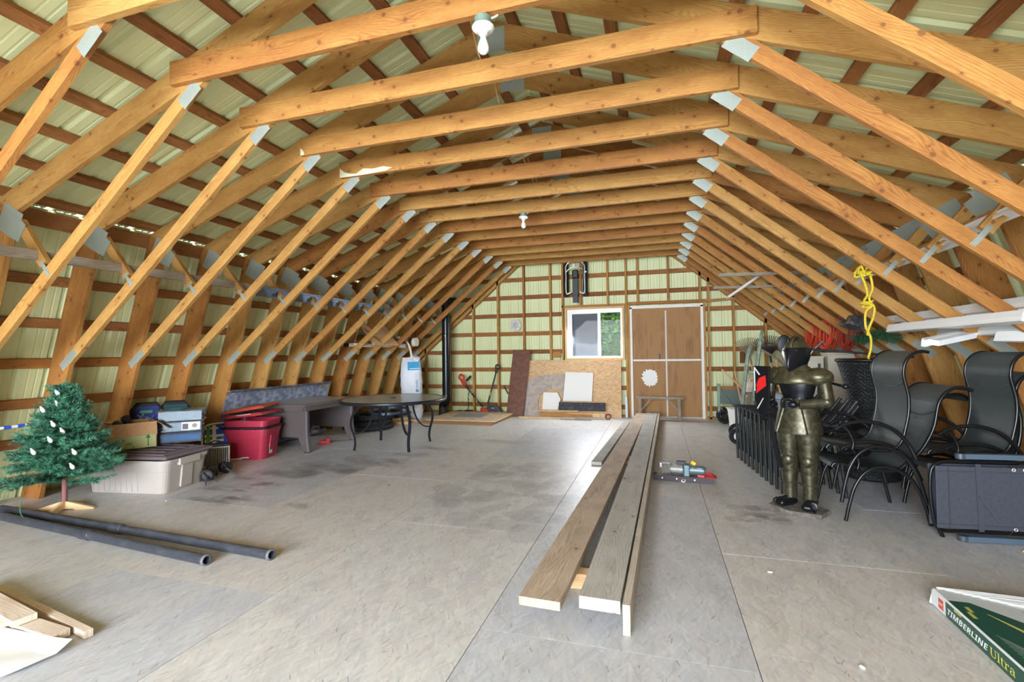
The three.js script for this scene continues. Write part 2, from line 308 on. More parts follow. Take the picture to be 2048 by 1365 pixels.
mesh('sill_plate', board([XC - 4.4, 0.02, ZFAR + 0.045], [DOOR[0] - 0.06, 0.02, ZFAR + 0.045], 0.038, 0.089, [0, 0, 1]), M.wood[0], wallFar);
mesh('sill_plate', board([DOOR[1] + 0.06, 0.02, ZFAR + 0.045], [XC + 4.4, 0.02, ZFAR + 0.045], 0.038, 0.089, [0, 0, 1]), M.wood[0], wallFar);
mesh('top_plate', polyBoard([[XC - 4.2, 1.13], [XC - 1.62, 3.30], [XC - 1.56, 3.30], [XC - 1.56, 3.24], [XC - 4.14, 1.07]], ZFAR + 0.045, 0.089, [2.58, 2.17], 0.3), M.wood[1], wallFar);
mesh('top_plate', polyBoard([[XC + 4.2, 1.13], [XC + 1.62, 3.30], [XC + 1.56, 3.30], [XC + 1.56, 3.24], [XC + 4.14, 1.07]], ZFAR + 0.045, 0.089, [2.58, -2.17], 0.8), M.wood[0], wallFar);
mesh('top_plate', polyBoard([[XC - 1.62, 3.34], [XC + 1.62, 3.34], [XC + 1.62, 3.24], [XC - 1.62, 3.24]], ZFAR + 0.045, 0.089, [1, 0], 0.1), M.wood[3], wallFar);
// near gable behind the camera: framing round the open loading door
for (const x of [-5.1, -4.5, -3.95, 1.15, 1.6, 2.1]) mesh('stud', board([x, 0, ZNEAR - 0.045], [x, Math.min(gableTop(x) - 0.1, 3.9), ZNEAR - 0.045], 0.04, 0.089, [0, 0, 1]), pick(M.wood), wallNear);
mesh('header', board([-3.93, 2.97, ZNEAR - 0.045], [1.13, 2.97, ZNEAR - 0.045], 0.14, 0.089, [0, 0, 1]), M.wood[0], wallNear);

// ---- window with a sliding sash and an insect screen
M.vinyl = S({ color: 0xf2f2ef, roughness: 0.4 }); M.pine = M.paleWood;
M.glass = P({ color: 0xffffff, transmission: 1, roughness: 0.0, thickness: 0, ior: 1.12 });
M.screen = P({ color: 0x5d646c, transmission: 0.05, roughness: 0.9, thickness: 0 });
{
  const w = structure('window_1'), z = ZFAR - 0.02, [a, b, c, e] = WIN;
  const fr = (name, x0, x1, y0, y1, t, d, zz, m) => mesh(name, [box(x1 - x0, t, d, (x0 + x1) / 2, y1 - t / 2, zz), box(x1 - x0, t, d, (x0 + x1) / 2, y0 + t / 2, zz), box(t, y1 - y0 - 2 * t, d, x0 + t / 2, (y0 + y1) / 2, zz), box(t, y1 - y0 - 2 * t, d, x1 - t / 2, (y0 + y1) / 2, zz)], m, w);
  fr('window_casing', a - 0.045, b + 0.03, c - 0.02, e + 0.035, 0.042, 0.1, ZFAR + 0.04, M.pine);
  const f = fr('window_frame', a, b, c, e, 0.055, 0.085, z, M.vinyl);
  fr('sash', a + 0.055, -1.11, c + 0.02, e - 0.055, 0.045, 0.03, z + 0.012, M.vinyl);
  fr('sash', -1.17, b - 0.02, c + 0.02, e - 0.055, 0.03, 0.03, z - 0.02, M.vinyl);
  mesh('pane', box(0.56, 0.95, 0.004, -1.42, 1.70, z + 0.005), M.glass, w);
  mesh('pane', box(0.47, 0.95, 0.004, -0.90, 1.70, z - 0.02), M.glass, w);
  mesh('insect_screen', box(0.66, 1.0, 0.002, -1.44, 1.70, z - 0.05), M.screen, w);
}
// ---- double plywood doors
const plyTex = canvasTex(512, 1024, (c, w, h) => {
  SEED = 4242; c.fillStyle = 'rgb(160,116,62)'; c.fillRect(0, 0, w, h);
  for (let i = 0; i < 2600; i++) { c.globalAlpha = 0.10; c.fillStyle = rnd() < 0.55 ? 'rgb(112,74,34)' : 'rgb(190,146,86)'; c.fillRect(rnd() * w, rnd() * h, rr(1, 3), rr(20, 160)); }
  for (let i = 0; i < 70; i++) { c.globalAlpha = 0.12; c.fillStyle = 'rgb(84,54,26)'; c.beginPath(); c.ellipse(rnd() * w, rnd() * h, rr(4, 26), rr(20, 90), 0, 0, 7); c.fill(); }
}, { size: [1.2, 2.4] });
M.ply = S({ map: plyTex, roughness: 0.6 });
M.white = S({ color: 0xe9e9e4, roughness: 0.55 });
{
  const d = structure('door_1'), z = ZFAR + 0.0;
  const [a, b] = DOOR, mid = 0.185, patch = canvasTex(256, 256, (c) => { c.clearRect(0, 0, 256, 256); });
  for (const [x0, x1] of [[a + 0.02, mid - 0.004], [mid + 0.004, b - 0.02]]) {
    const leaf = mesh('door_leaf', box(x1 - x0, 2.185, 0.03, (x0 + x1) / 2, 1.1, z), M.ply, d);
    mesh('rail', box(x1 - x0 - 0.02, 0.035, 0.014, (x0 + x1) / 2, 1.145, z + 0.023), M.white, leaf);
  }
  const fr = [box(0.05, 2.22, 0.12, a, 1.11, z + 0.01), box(0.05, 2.22, 0.12, b, 1.11, z + 0.01), box(b - a + 0.05, 0.05, 0.12, (a + b) / 2, 2.215, z + 0.01)];
  mesh('door_frame', fr, M.white, d);
  mesh('astragal', box(0.03, 2.12, 0.012, mid, 1.08, z + 0.022), S({ color: 0xd8d2c4, roughness: 0.7 }), d);
  mesh('handle', [box(0.025, 0.11, 0.02, 0.06, 1.22, z + 0.026)], S({ color: 0x2a2420, roughness: 0.5 }), d);
  SEED = 90; const pts = []; for (let i = 0; i < 34; i++) { const t = i / 34 * 2 * PI, r = (i % 2 ? 1 : 0.86) * rr(0.9, 1.08); pts.push([Math.cos(t) * 0.165 * r, Math.sin(t) * 0.185 * r]); }
  mesh('whitewash_patch', place(new THREE.ShapeGeometry(new THREE.Shape(pts.map(([x, y]) => new THREE.Vector2(x, y)))), -0.135, 0.79, z + 0.0165), M.white, d);
  mesh('sweep', box(b - a - 0.06, 0.02, 0.02, (a + b) / 2, 0.012, z + 0.02), S({ color: 0xb9b4a6, roughness: 0.6 }), d);
}

// ---------------------------------------------------------------- roof trusses
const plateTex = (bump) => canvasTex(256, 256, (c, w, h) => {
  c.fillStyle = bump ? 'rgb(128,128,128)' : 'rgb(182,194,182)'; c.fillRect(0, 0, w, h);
  for (let j = 0; j < 16; j++) for (let i = 0; i < 8; i++) { const x = (i + (j % 2) * 0.5) * 32, y = j * 16; c.fillStyle = bump ? 'rgb(0,0,0)' : 'rgb(70,74,70)'; c.fillRect(x + 8, y + 3, 15, 6); c.fillStyle = bump ? 'rgb(255,255,255)' : 'rgb(220,226,222)'; c.fillRect(x + 8, y + 10, 15, 4); }  // dark tooth slots; the colour map has a highlight painted under each
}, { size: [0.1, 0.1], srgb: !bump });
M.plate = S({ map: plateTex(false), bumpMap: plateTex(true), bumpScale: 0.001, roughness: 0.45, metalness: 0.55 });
const webDir = [0.768, -0.641], webN = [0.641, 0.768];
const hit = (p, d, q, e) => { const k = (e[0] * (q[1] - p[1]) - e[1] * (q[0] - p[0])) / (e[0] * d[1] - e[1] * d[0]); return [p[0] + d[0] * k, p[1] + d[1] * k]; };
function webPoly() {
  const c = [1.73, 3.2], pts = [];
  for (const s of [1, -1]) { const p = [c[0] + webN[0] * 0.048 * s, c[1] + webN[1] * 0.048 * s]; pts.push([hit(p, webDir, [0, 3.875], [1, -0.386]), hit(p, webDir, [4.368, 0], [-0.3155, 1])]); }
  return [pts[0][0], pts[0][1], pts[1][1], pts[1][0]];
}
const RP = [[0, 4.08], [3.80, 2.613], [3.58, 2.493], [0, 3.875]], SPoly = [[3.80, 2.613], [4.63, 0], [4.368, 0], [3.58, 2.493]], WP = webPoly();
const strutPoly = (() => { const a = [3.245, 2.052], dir = [0.641, 0.768], n = [0.768, -0.641]; return [[a[0] + n[0] * 0.042, a[1] + n[1] * 0.042], [a[0] + dir[0] * 0.50 + n[0] * 0.042, a[1] + dir[1] * 0.50 + n[1] * 0.042], [a[0] + dir[0] * 0.46 - n[0] * 0.042, a[1] + dir[1] * 0.46 - n[1] * 0.042], [a[0] - n[0] * 0.042, a[1] - n[1] * 0.042]]; })();
const GEO = {};
function gcache(key, f) { return GEO[key] || (GEO[key] = f()); }
const TH = 0.038;
const plateGeo = (w, h, x, y, ang, z = 0.001) => ready(join(place(new THREE.BoxGeometry(w, h, 0.002), x, y, z, 0, 0, ang)));
const ordinal = ['first', 'second', 'third', 'fourth', 'fifth', 'sixth', 'seventh', 'eighth', 'ninth', 'tenth', 'eleventh', 'twelfth', 'thirteenth', 'fourteenth'];
SEED = 2024;
const trussZ = (k) => -(Z0 + SP * k);
for (let k = 11; k >= -11; k--) {
  const fromFar = 11 - k;
  const label = fromFar < 14 ? `timber gambrel roof truss with collar tie, ${ordinal[fromFar]} from the far gable wall` : `timber roof truss ${['one','two','three','four','five','six','seven','eight','nine','ten'][fromFar - 14]} bay${fromFar > 14 ? 's' : ''} this side of the nearest fully seen truss`;
  const t = thing('roof_truss', label, 'roof truss', [XC, 0, trussZ(k)], 0, 'roof trusses of the loft');
  const v = Math.floor(rnd() * 4), w = M.wood;
  for (const s of [-1, 1]) {
    const f = (pts) => pts.map(([x, y]) => [x * s, y]);
    mesh('rafter', gcache(`r${s}${v}`, () => polyBoard(f(RP), -TH / 2, TH, [s, -0.386], v * 0.7 + s * 0.3)), w[(v + 2) % 4], t);
    mesh('stud', gcache(`s${s}${v}`, () => polyBoard(f(SPoly), -TH / 2, TH, [s * 0.3, -1], v * 0.9 + s * 0.2)), w[(v + (s > 0 ? 1 : 3)) % 4], t);
    mesh('web', gcache(`w${s}${v}`, () => polyBoard(f(WP), -TH / 2, TH, [s * webDir[0], webDir[1]], v * 0.53 + s * 0.41)), w[(v + (s > 0 ? 3 : 0)) % 4], t);
    mesh('strut', gcache(`u${s}${v}`, () => polyBoard(f(strutPoly), -TH / 2, TH, [s * 0.64, 0.77], v * 0.37)), w[v], t);
    const wa = Math.atan2(webDir[1], webDir[0] * s);
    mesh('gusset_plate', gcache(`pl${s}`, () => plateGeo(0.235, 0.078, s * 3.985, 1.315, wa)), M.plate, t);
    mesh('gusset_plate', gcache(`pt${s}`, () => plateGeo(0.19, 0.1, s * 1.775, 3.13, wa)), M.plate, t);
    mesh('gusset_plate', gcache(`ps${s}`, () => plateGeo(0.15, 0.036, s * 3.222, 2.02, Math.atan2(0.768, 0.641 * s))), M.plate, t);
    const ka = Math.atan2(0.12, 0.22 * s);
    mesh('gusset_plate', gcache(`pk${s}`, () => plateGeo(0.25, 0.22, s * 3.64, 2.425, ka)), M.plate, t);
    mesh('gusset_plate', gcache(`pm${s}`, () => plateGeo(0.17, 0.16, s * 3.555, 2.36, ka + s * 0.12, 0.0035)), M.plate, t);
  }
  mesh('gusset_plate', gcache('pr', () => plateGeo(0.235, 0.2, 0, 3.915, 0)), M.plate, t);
  const l0 = -rr(1.86, 1.95), l1 = rr(1.84, 1.9), cy = rr(-0.008, 0.008) + (k < 0 ? 0.02 : 0);
  mesh('collar_tie', polyBoard([[l0, 3.18 + cy], [l1, 3.18 + cy], [l1, 3.342 + cy], [l0, 3.342 + cy]], TH / 2 + 0.0005, TH, [1, 0], rr(0, 2.4)), w[(v + 1) % 4], t);
  if (k === 1 || k === 2) {                                       // cream paint left on two of the ties
    const b = 3.181 + cy, e = l0 + 0.004, pts = k === 2 ? [[e, b], [e, b + 0.10], [e + 0.06, b + 0.05], [e + 0.12, b + 0.03], [e + 0.2, b + 0.02], [e + 0.28, b + 0.065], [e + 0.4, b + 0.05], [e + 0.52, b + 0.06], [e + 0.62, b + 0.035], [e + 0.55, b + 0.012], [e + 0.3, b]] : [[e, b], [e, b + 0.07], [e + 0.03, b + 0.04], [e + 0.045, b + 0.01], [e + 0.03, b]];
    const p = mesh('paint_splash', place(new THREE.ShapeGeometry(new THREE.Shape(pts.map(([x, y]) => new THREE.Vector2(x, y)))), 0, 0, TH + 0.0013), S({ color: 0xd8d6b4, roughness: 0.7 }), t);
  }
}
// ---------------------------------------------------------------- shared small materials
const col = (hex, rough = 0.6, o = {}) => S({ color: hex, roughness: rough, ...o });
M.black = col(0x17191b, 0.45); M.blackGloss = col(0x141618, 0.28); M.steelGrey = col(0x8d9296, 0.35, { metalness: 0.8 }); M.chrome = col(0xd6d8d8, 0.32, { metalness: 0.55 });
M.charcoal = col(0x2b2d31, 0.5); M.rubber = col(0x1c1c1d, 0.85);
function printed(parent, name, w, h, px, draw, pos, rot = [0, 0, 0], rough = 0.6) {   // flat print on a surface
  const t = canvasTex(px, Math.round(px * h / w), draw), g = new THREE.PlaneGeometry(w, h), o = mesh(name, g, S({ map: t, roughness: rough }), parent, true);
  o.position.set(...pos); o.rotation.set(...rot); return o;
}
const noisy = (seed, base, amp, size, n = 96) => { const a = lattice(n, n, seed), b = lattice(n / 8, n / 8, seed + 5); return dataTex(256, 256, (u, v) => base.map((c) => clamp(c + ((a(u, v) - 0.5) * 0.7 + (b(u, v) - 0.5)) * amp, 0, 255)), { size: [size, size] }); };
const weaveBump = canvasTex(128, 128, (c, w, h) => {               // relief of a basket weave
  c.fillStyle = '#000'; c.fillRect(0, 0, w, h);
  for (let j = 0; j < 8; j++) for (let i = 0; i < 4; i++) { const x = (i + (j % 2) / 2) * 32, y = j * 16; for (const xx of [x, x - 128]) { c.fillStyle = '#999'; c.fillRect(xx + 1, y + 1, 30, 14); c.fillStyle = '#fff'; c.fillRect(xx + 4, y + 4, 24, 8); } }
}, { size: [0.06, 0.06], srgb: false });
M.wickerBrown = S({ color: 0x6e6462, bumpMap: weaveBump, bumpScale: 0.004, roughness: 0.55 });
M.wickerBlack = S({ color: 0x24282a, bumpMap: weaveBump, bumpScale: 0.004, roughness: 0.36 });
M.wickerPale = S({ color: 0x86848c, bumpMap: weaveBump, bumpScale: 0.004, roughness: 0.5 });
const glassTop = () => P({ color: 0xa4aaa4, roughness: 0.3, metalness: 0, clearcoat: 0.25, clearcoatRoughness: 0.15 });

// ---------------------------------------------------------------- long timbers lying down the middle of the floor
const oldWood = [[81, [196, 188, 172], [152, 140, 122], 4, 1.1], [83, [188, 186, 178], [142, 138, 128], 5, 1.1], [85, [194, 176, 154], [144, 124, 102], 4, 1.1]].map((a) => S({ map: woodTex(...a), roughness: 0.85 }));
function plankThing(label, a, b, w, t, m, up, group) { const o = mesh('timber_plank', board(a, b, w, t, up), m); return tag(o, label, 'plank', group); }
plankThing('wide weathered plank, brownish at its near end, left of the long floor timbers', [-0.565, 0.115, -2.28], [-0.295, 0.118, -9.6], 0.205, 0.042, oldWood[2], [0, 1, 0], 'long timbers on the floor');
plankThing('grey weathered plank with a long crack, right of the wide brown-ended plank', [-0.285, 0.117, -2.34], [-0.105, 0.118, -9.62], 0.195, 0.06, oldWood[1], [0, 1, 0], 'long timbers on the floor');
plankThing('long plank standing on edge along the right side of the floor timbers', [-0.158, 0.072, -2.32], [0.02, 0.072, -9.66], 0.034, 0.142, oldWood[0], [0, 1, 0], 'long timbers on the floor');
plankThing('narrow plank lying low at the left of the floor timbers far end', [-0.70, 0.02, -5.7], [-0.55, 0.02, -9.1], 0.12, 0.036, oldWood[1], [0, 1, 0], 'long timbers on the floor');
for (const [z, x, n] of [[-2.75, -0.40, 'nearest the camera'], [-5.9, -0.34, 'midway along'], [-8.9, -0.24, 'at the far end']])
  one('timber_block', rbox(0.42, 0.084, 0.09, 0.004, 0, 0.042, 0), M.paleWood, `short pale timber block propping the long planks, ${n}`, 'block', [x, 0, z], [0, 0.05, 0]);

// ---------------------------------------------------------------- winch on a steel plate
{
  const t = thing('electric_winch', 'small grey-blue electric winch on a dark steel channel plate on the floor', 'winch', [0.235, 0, -5.22], -0.08);
  const st = col(0x3f3a3c, 0.5, { metalness: 0.6 }), gb = col(0x62787f, 0.42, { metalness: 0.4 });
  mesh('base_channel', [box(0.58, 0.012, 0.11, 0, 0.05, 0), box(0.58, 0.05, 0.008, 0, 0.026, 0.054), box(0.58, 0.05, 0.008, 0, 0.026, -0.054)], st, t);
  for (const x of [-0.2, -0.06, 0.11]) mesh('bolt', cyl(0.008, 0.008, 0.012, 8, x, 0.03, 0.06, PI / 2), M.chrome, t);
  mesh('shackle', tube([[0.0, 0.03, 0.062], [-0.015, 0.012, 0.07], [0.015, 0.008, 0.07], [0.02, 0.03, 0.062]], 0.005, 16, 6), M.chrome, t);
  mesh('drum', [cyl(0.036, 0.036, 0.11, 24, -0.06, 0.115, 0, 0, 0, PI / 2), cyl(0.052, 0.052, 0.008, 24, -0.118, 0.115, 0, 0, 0, PI / 2), cyl(0.052, 0.052, 0.008, 24, -0.005, 0.115, 0, 0, 0, PI / 2)], gb, t);
  mesh('cable', Array.from({ length: 9 }, (_, i) => torus(0.038, 0.005, 20, 6, -0.108 + i * 0.012, 0.115, 0, 0, PI / 2)), M.chrome, t);
  mesh('gearbox', [rbox(0.06, 0.12, 0.1, 0.012, 0.035, 0.112, 0)], gb, t);
  const mo = mesh('motor', [cyl(0.045, 0.045, 0.13, 24, 0.13, 0.115, 0, 0, 0, PI / 2), cyl(0.03, 0.04, 0.02, 20, 0.205, 0.115, 0, 0, 0, -PI / 2)], gb, t);
  printed(mo, 'rating_label', 0.09, 0.035, 128, (c, w, h) => { c.fillStyle = '#b6baba'; c.fillRect(0, 0, w, h); c.fillStyle = '#3c4448'; c.fillRect(20, 10, 50, 18); c.fillRect(10, 36, 90, 4); }, [0.13, 0.142, 0.037], [-0.93, 0, 0]);
  mesh('solenoid', rbox(0.09, 0.035, 0.05, 0.006, -0.02, 0.178, -0.02), M.charcoal, t);
  mesh('yellow_cap', rbox(0.05, 0.035, 0.04, 0.008, 0.10, 0.185, -0.01, 0, 0, -0.5), col(0xe2b41c, 0.5), t);
  mesh('fairlead', [bar([-0.2, 0.06, 0], [-0.2, 0.17, 0], 0.006), bar([-0.2, 0.17, 0], [-0.13, 0.17, 0], 0.006), bar([-0.17, 0.06, 0], [-0.17, 0.17, 0], 0.005), rbox(0.03, 0.05, 0.05, 0.006, -0.215, 0.15, 0)], M.steelGrey, t);
  for (let i = 0; i < 4; i++) mesh('red_cable', tube([[0.2, 0.1 - i * 0.012, 0.01], [0.25 + i * 0.01, 0.11 - i * 0.01, 0.03 + i * 0.012], [0.3, 0.07, 0.02 - i * 0.02], [0.27 + i * 0.012, 0.062, 0.05], [0.21, 0.064, 0.03 + i * 0.01]], 0.005, 24, 6), col(0xb8282a, 0.5), t);
  mesh('red_connector', rbox(0.07, 0.025, 0.02, 0.004, 0.17, 0.07, 0.045, 0, -0.2, 0), col(0xc23a48, 0.5), t);
}

// ---------------------------------------------------------------- black pipes, broken boards, white sheet in the left foreground
const abs = S({ map: noisy(301, [62, 66, 74], 26, 0.4), roughness: 0.42 });
function pipe(label, a, b, r) {
  const t = thing('plastic_pipe', label, 'pipe', [0, 0, 0], 0, 'black pipes on the floor'), A = V(...a), B = V(...b), d = B.clone().sub(A), L = d.length();
  const q = new THREE.Quaternion().setFromUnitVectors(V(0, 1, 0), d.normalize()), at = (g, s) => { g.applyQuaternion(q); const p = A.clone().addScaledVector(d, s); return g.translate(p.x, p.y, p.z); };
  mesh('tube', at(lathe([[r, -L / 2], [r, L / 2], [r - 0.007, L / 2], [r - 0.007, L / 2 - 0.4]], 20), L / 2), abs, t);
  mesh('coupling', at(lathe([[r - 0.001, -0.06], [r + 0.006, -0.055], [r + 0.006, 0.055], [r - 0.001, 0.06]], 20), L * 0.5), abs, t);
  mesh('end_ring', at(lathe([[r - 0.006, -0.012], [r + 0.005, -0.012], [r + 0.005, 0.002], [r - 0.006, 0.002]], 20), L), col(0x6a6f75, 0.5), t);
}
pipe('rear one of two long black plastic pipes on the floor', [-5.45, 0.034, -2.74], [-2.42, 0.034, -2.565], 0.031);
pipe('front one of two long black plastic pipes, ending nearer the left', [-5.3, 0.034, -2.62], [-2.76, 0.034, -2.39], 0.031);
{
  const pale = S({ map: woodTex(87, [222, 208, 190], [186, 164, 140], 2, 1.3), roughness: 0.85 }), grp = 'broken board pieces in the left foreground';
  for (const [l, a, b, w, t] of [['square-cut white-ended stick lying behind the broken boards', [-3.6, 0.02, -1.80], [-2.60, 0.02, -1.63], 0.034, 0.034], ['upper broken board piece resting on its neighbour', [-3.7, 0.075, -1.70], [-2.95, 0.062, -1.575], 0.09, 0.03], ['lower broken board piece with a splintered end beside the white sheet', [-3.6, 0.025, -1.64], [-2.70, 0.025, -1.575], 0.075, 0.035], ['rounded stick end lying on the white sheet', [-3.7, 0.062, -1.56], [-3.03, 0.05, -1.535], 0.04, 0.03]])
    tag(mesh('wood_scrap', board(a, b, w, t), pale), l, 'wood scrap', grp);
  // curling sheet
  const pos = [], idx = [], n = 20, m = 12;
  for (let i = 0; i <= n; i++) for (let j = 0; j <= m; j++) {
    const s = i / n, u = j / m, edge = Math.max(0, (s - 0.72) / 0.28), x = -3.7 + 1.13 * s - 0.05 * edge * u * u, z = -1.53 + 0.24 * u * (0.75 + 0.25 * s) - 0.015, roll = Math.max(0, 0.25 - u) / 0.25, y = 0.012 + 0.034 * roll * (0.4 + 0.6 * edge) + 0.006 * Math.sin(s * 7 + u * 2) ** 2;
    pos.push(x, y, z);
  }
  for (let i = 0; i < n; i++) for (let j = 0; j < m; j++) { const a = i * (m + 1) + j, b = a + m + 1; idx.push(a, a + 1, b, b, a + 1, b + 1); }
  const g = new THREE.BufferGeometry(); g.setAttribute('position', new THREE.Float32BufferAttribute(pos, 3)); g.setIndex(idx); g.computeVertexNormals();
  g.setAttribute('uv', new THREE.Float32BufferAttribute(new Float32Array(g.attributes.position.count * 2), 2));
  one('plastic_sheet', g, col(0xe8eaea, 0.35, { side: THREE.DoubleSide }), 'curled white plastic sheet in the lower left corner', 'sheet');
}

// ---------------------------------------------------------------- shingle bundle
{
  const t = thing('shingle_bundle', 'bundle of roof shingles in white and green printed plastic wrap', 'shingles', [0, 0, 0]);
  // near edge runs from (1.40,-2.93) towards (1.36,-2.42); long side towards +x
  const o = new THREE.Group(); o.name = 'bundle'; t.position.set(1.335, 0, -3.03); t.rotation.y = -0.02;
  const W = 0.98, L = 1.05, H = 0.085, wrap = (u) => 0;
  const top = canvasTex(1024, 1024, (c, w, h) => {
    SEED = 515; c.fillStyle = '#c3c9c9'; c.fillRect(0, 0, w, h);
    // image left = far edge of the bundle (-z), image bottom = left edge (-x)
    c.fillStyle = '#0f4a3a'; c.beginPath(); c.moveTo(130, h); c.lineTo(130, h - 90); c.lineTo(300, h - 250); c.lineTo(w, h - 420); c.lineTo(w, h); c.fill();
    c.strokeStyle = '#c9c66a'; c.lineWidth = 7; for (let i = 0; i < 5; i++) { c.beginPath(); c.moveTo(230 + i * 26, h - 110 - i * 12); c.lineTo(420 + i * 40, h - 220 - i * 14); c.stroke(); }
    c.strokeStyle = '#9fb0a0'; c.lineWidth = 4; for (let i = 0; i < 9; i++) { c.beginPath(); c.moveTo(420 + i * 26, h - 40); c.lineTo(560 + i * 22, h - 120 - i * 9); c.stroke(); }
    c.fillStyle = '#b9b44e'; c.fillRect(180, h - 60, 50, 18); c.fillRect(230, h - 44, 60, 18);
    c.fillStyle = '#2b4a86'; c.fillRect(240, 520, 420, 110); c.fillStyle = '#4a5660'; c.fillRect(300, 360, 420, 90);
    c.fillStyle = '#b04a66'; for (let i = 0; i < 12; i++) c.fillRect(160 + i * 48, 730 - i * 9, 34, 9);
    c.fillStyle = '#a33a52'; c.fillRect(560, 380, 210, 12); c.fillRect(600, 430, 240, 10);
    c.fillStyle = '#3b424a'; for (let i = 0; i < 8; i++) c.fillRect(240 + i * 16, 560 + (i % 3) * 12, 12, 22);
  });
  const side = canvasTex(1024, 96, (c, w, h) => {
    c.fillStyle = '#dfe5e6'; c.fillRect(0, 0, w, h); c.fillStyle = '#0f4a3a'; c.fillRect(128, 0, w - 128, h);
    c.fillStyle = '#d24a36'; c.fillRect(62, 14, 46, 66); c.fillStyle = '#fff'; c.font = 'bold 18px sans-serif'; c.fillText('GAF', 66, 54);
    c.fillStyle = '#eef2f0'; c.font = 'bold italic 52px sans-serif'; c.fillText('TIMBERLINE', 136, 70);
    c.fillStyle = '#e4d94e'; c.font = '66px serif'; c.fillText('Ultra', 462, 74);
    c.fillStyle = '#b9b44e'; c.fillRect(200, 2, 60, 12);
  });
  const geo = rbox(W, H, L, 0.012, W / 2, H / 2, L / 2);
  const core = mesh('wrap', geo, col(0xcfd5d5, 0.35), t);
  const pt = mesh('top_print', place(new THREE.PlaneGeometry(L * 0.985, W * 0.985), W / 2, H + 0.0012, L / 2, -PI / 2, 0, -PI / 2, 'YXZ'), S({ map: top, roughness: 0.3 }), core, true);
  mesh('side_print', place(new THREE.PlaneGeometry(L * 0.985, H * 0.86), -0.0012, H / 2, L / 2, 0, -PI / 2, 0), S({ map: side, roughness: 0.3 }), core, true);
  SEED = 61; const folds = []; for (let i = 0; i < 9; i++) { const z = 0.01 + i * 0.012; folds.push(tube([[0.02 + i * 0.03, H + 0.004, z], [0.35, H + 0.007, z + rr(0, 0.03)], [0.9, H + 0.003, z + rr(0, 0.06)]], 0.005, 10, 5)); }
  mesh('wrap_fold', [...folds, prism([[-0.025, 0], [0, 0.06], [0.02, 0.03], [0.01, 0]], 0.03).rotateY(0.6).translate(0.02, 0.005, -0.005)], col(0xd9dfdf, 0.3), t);
}

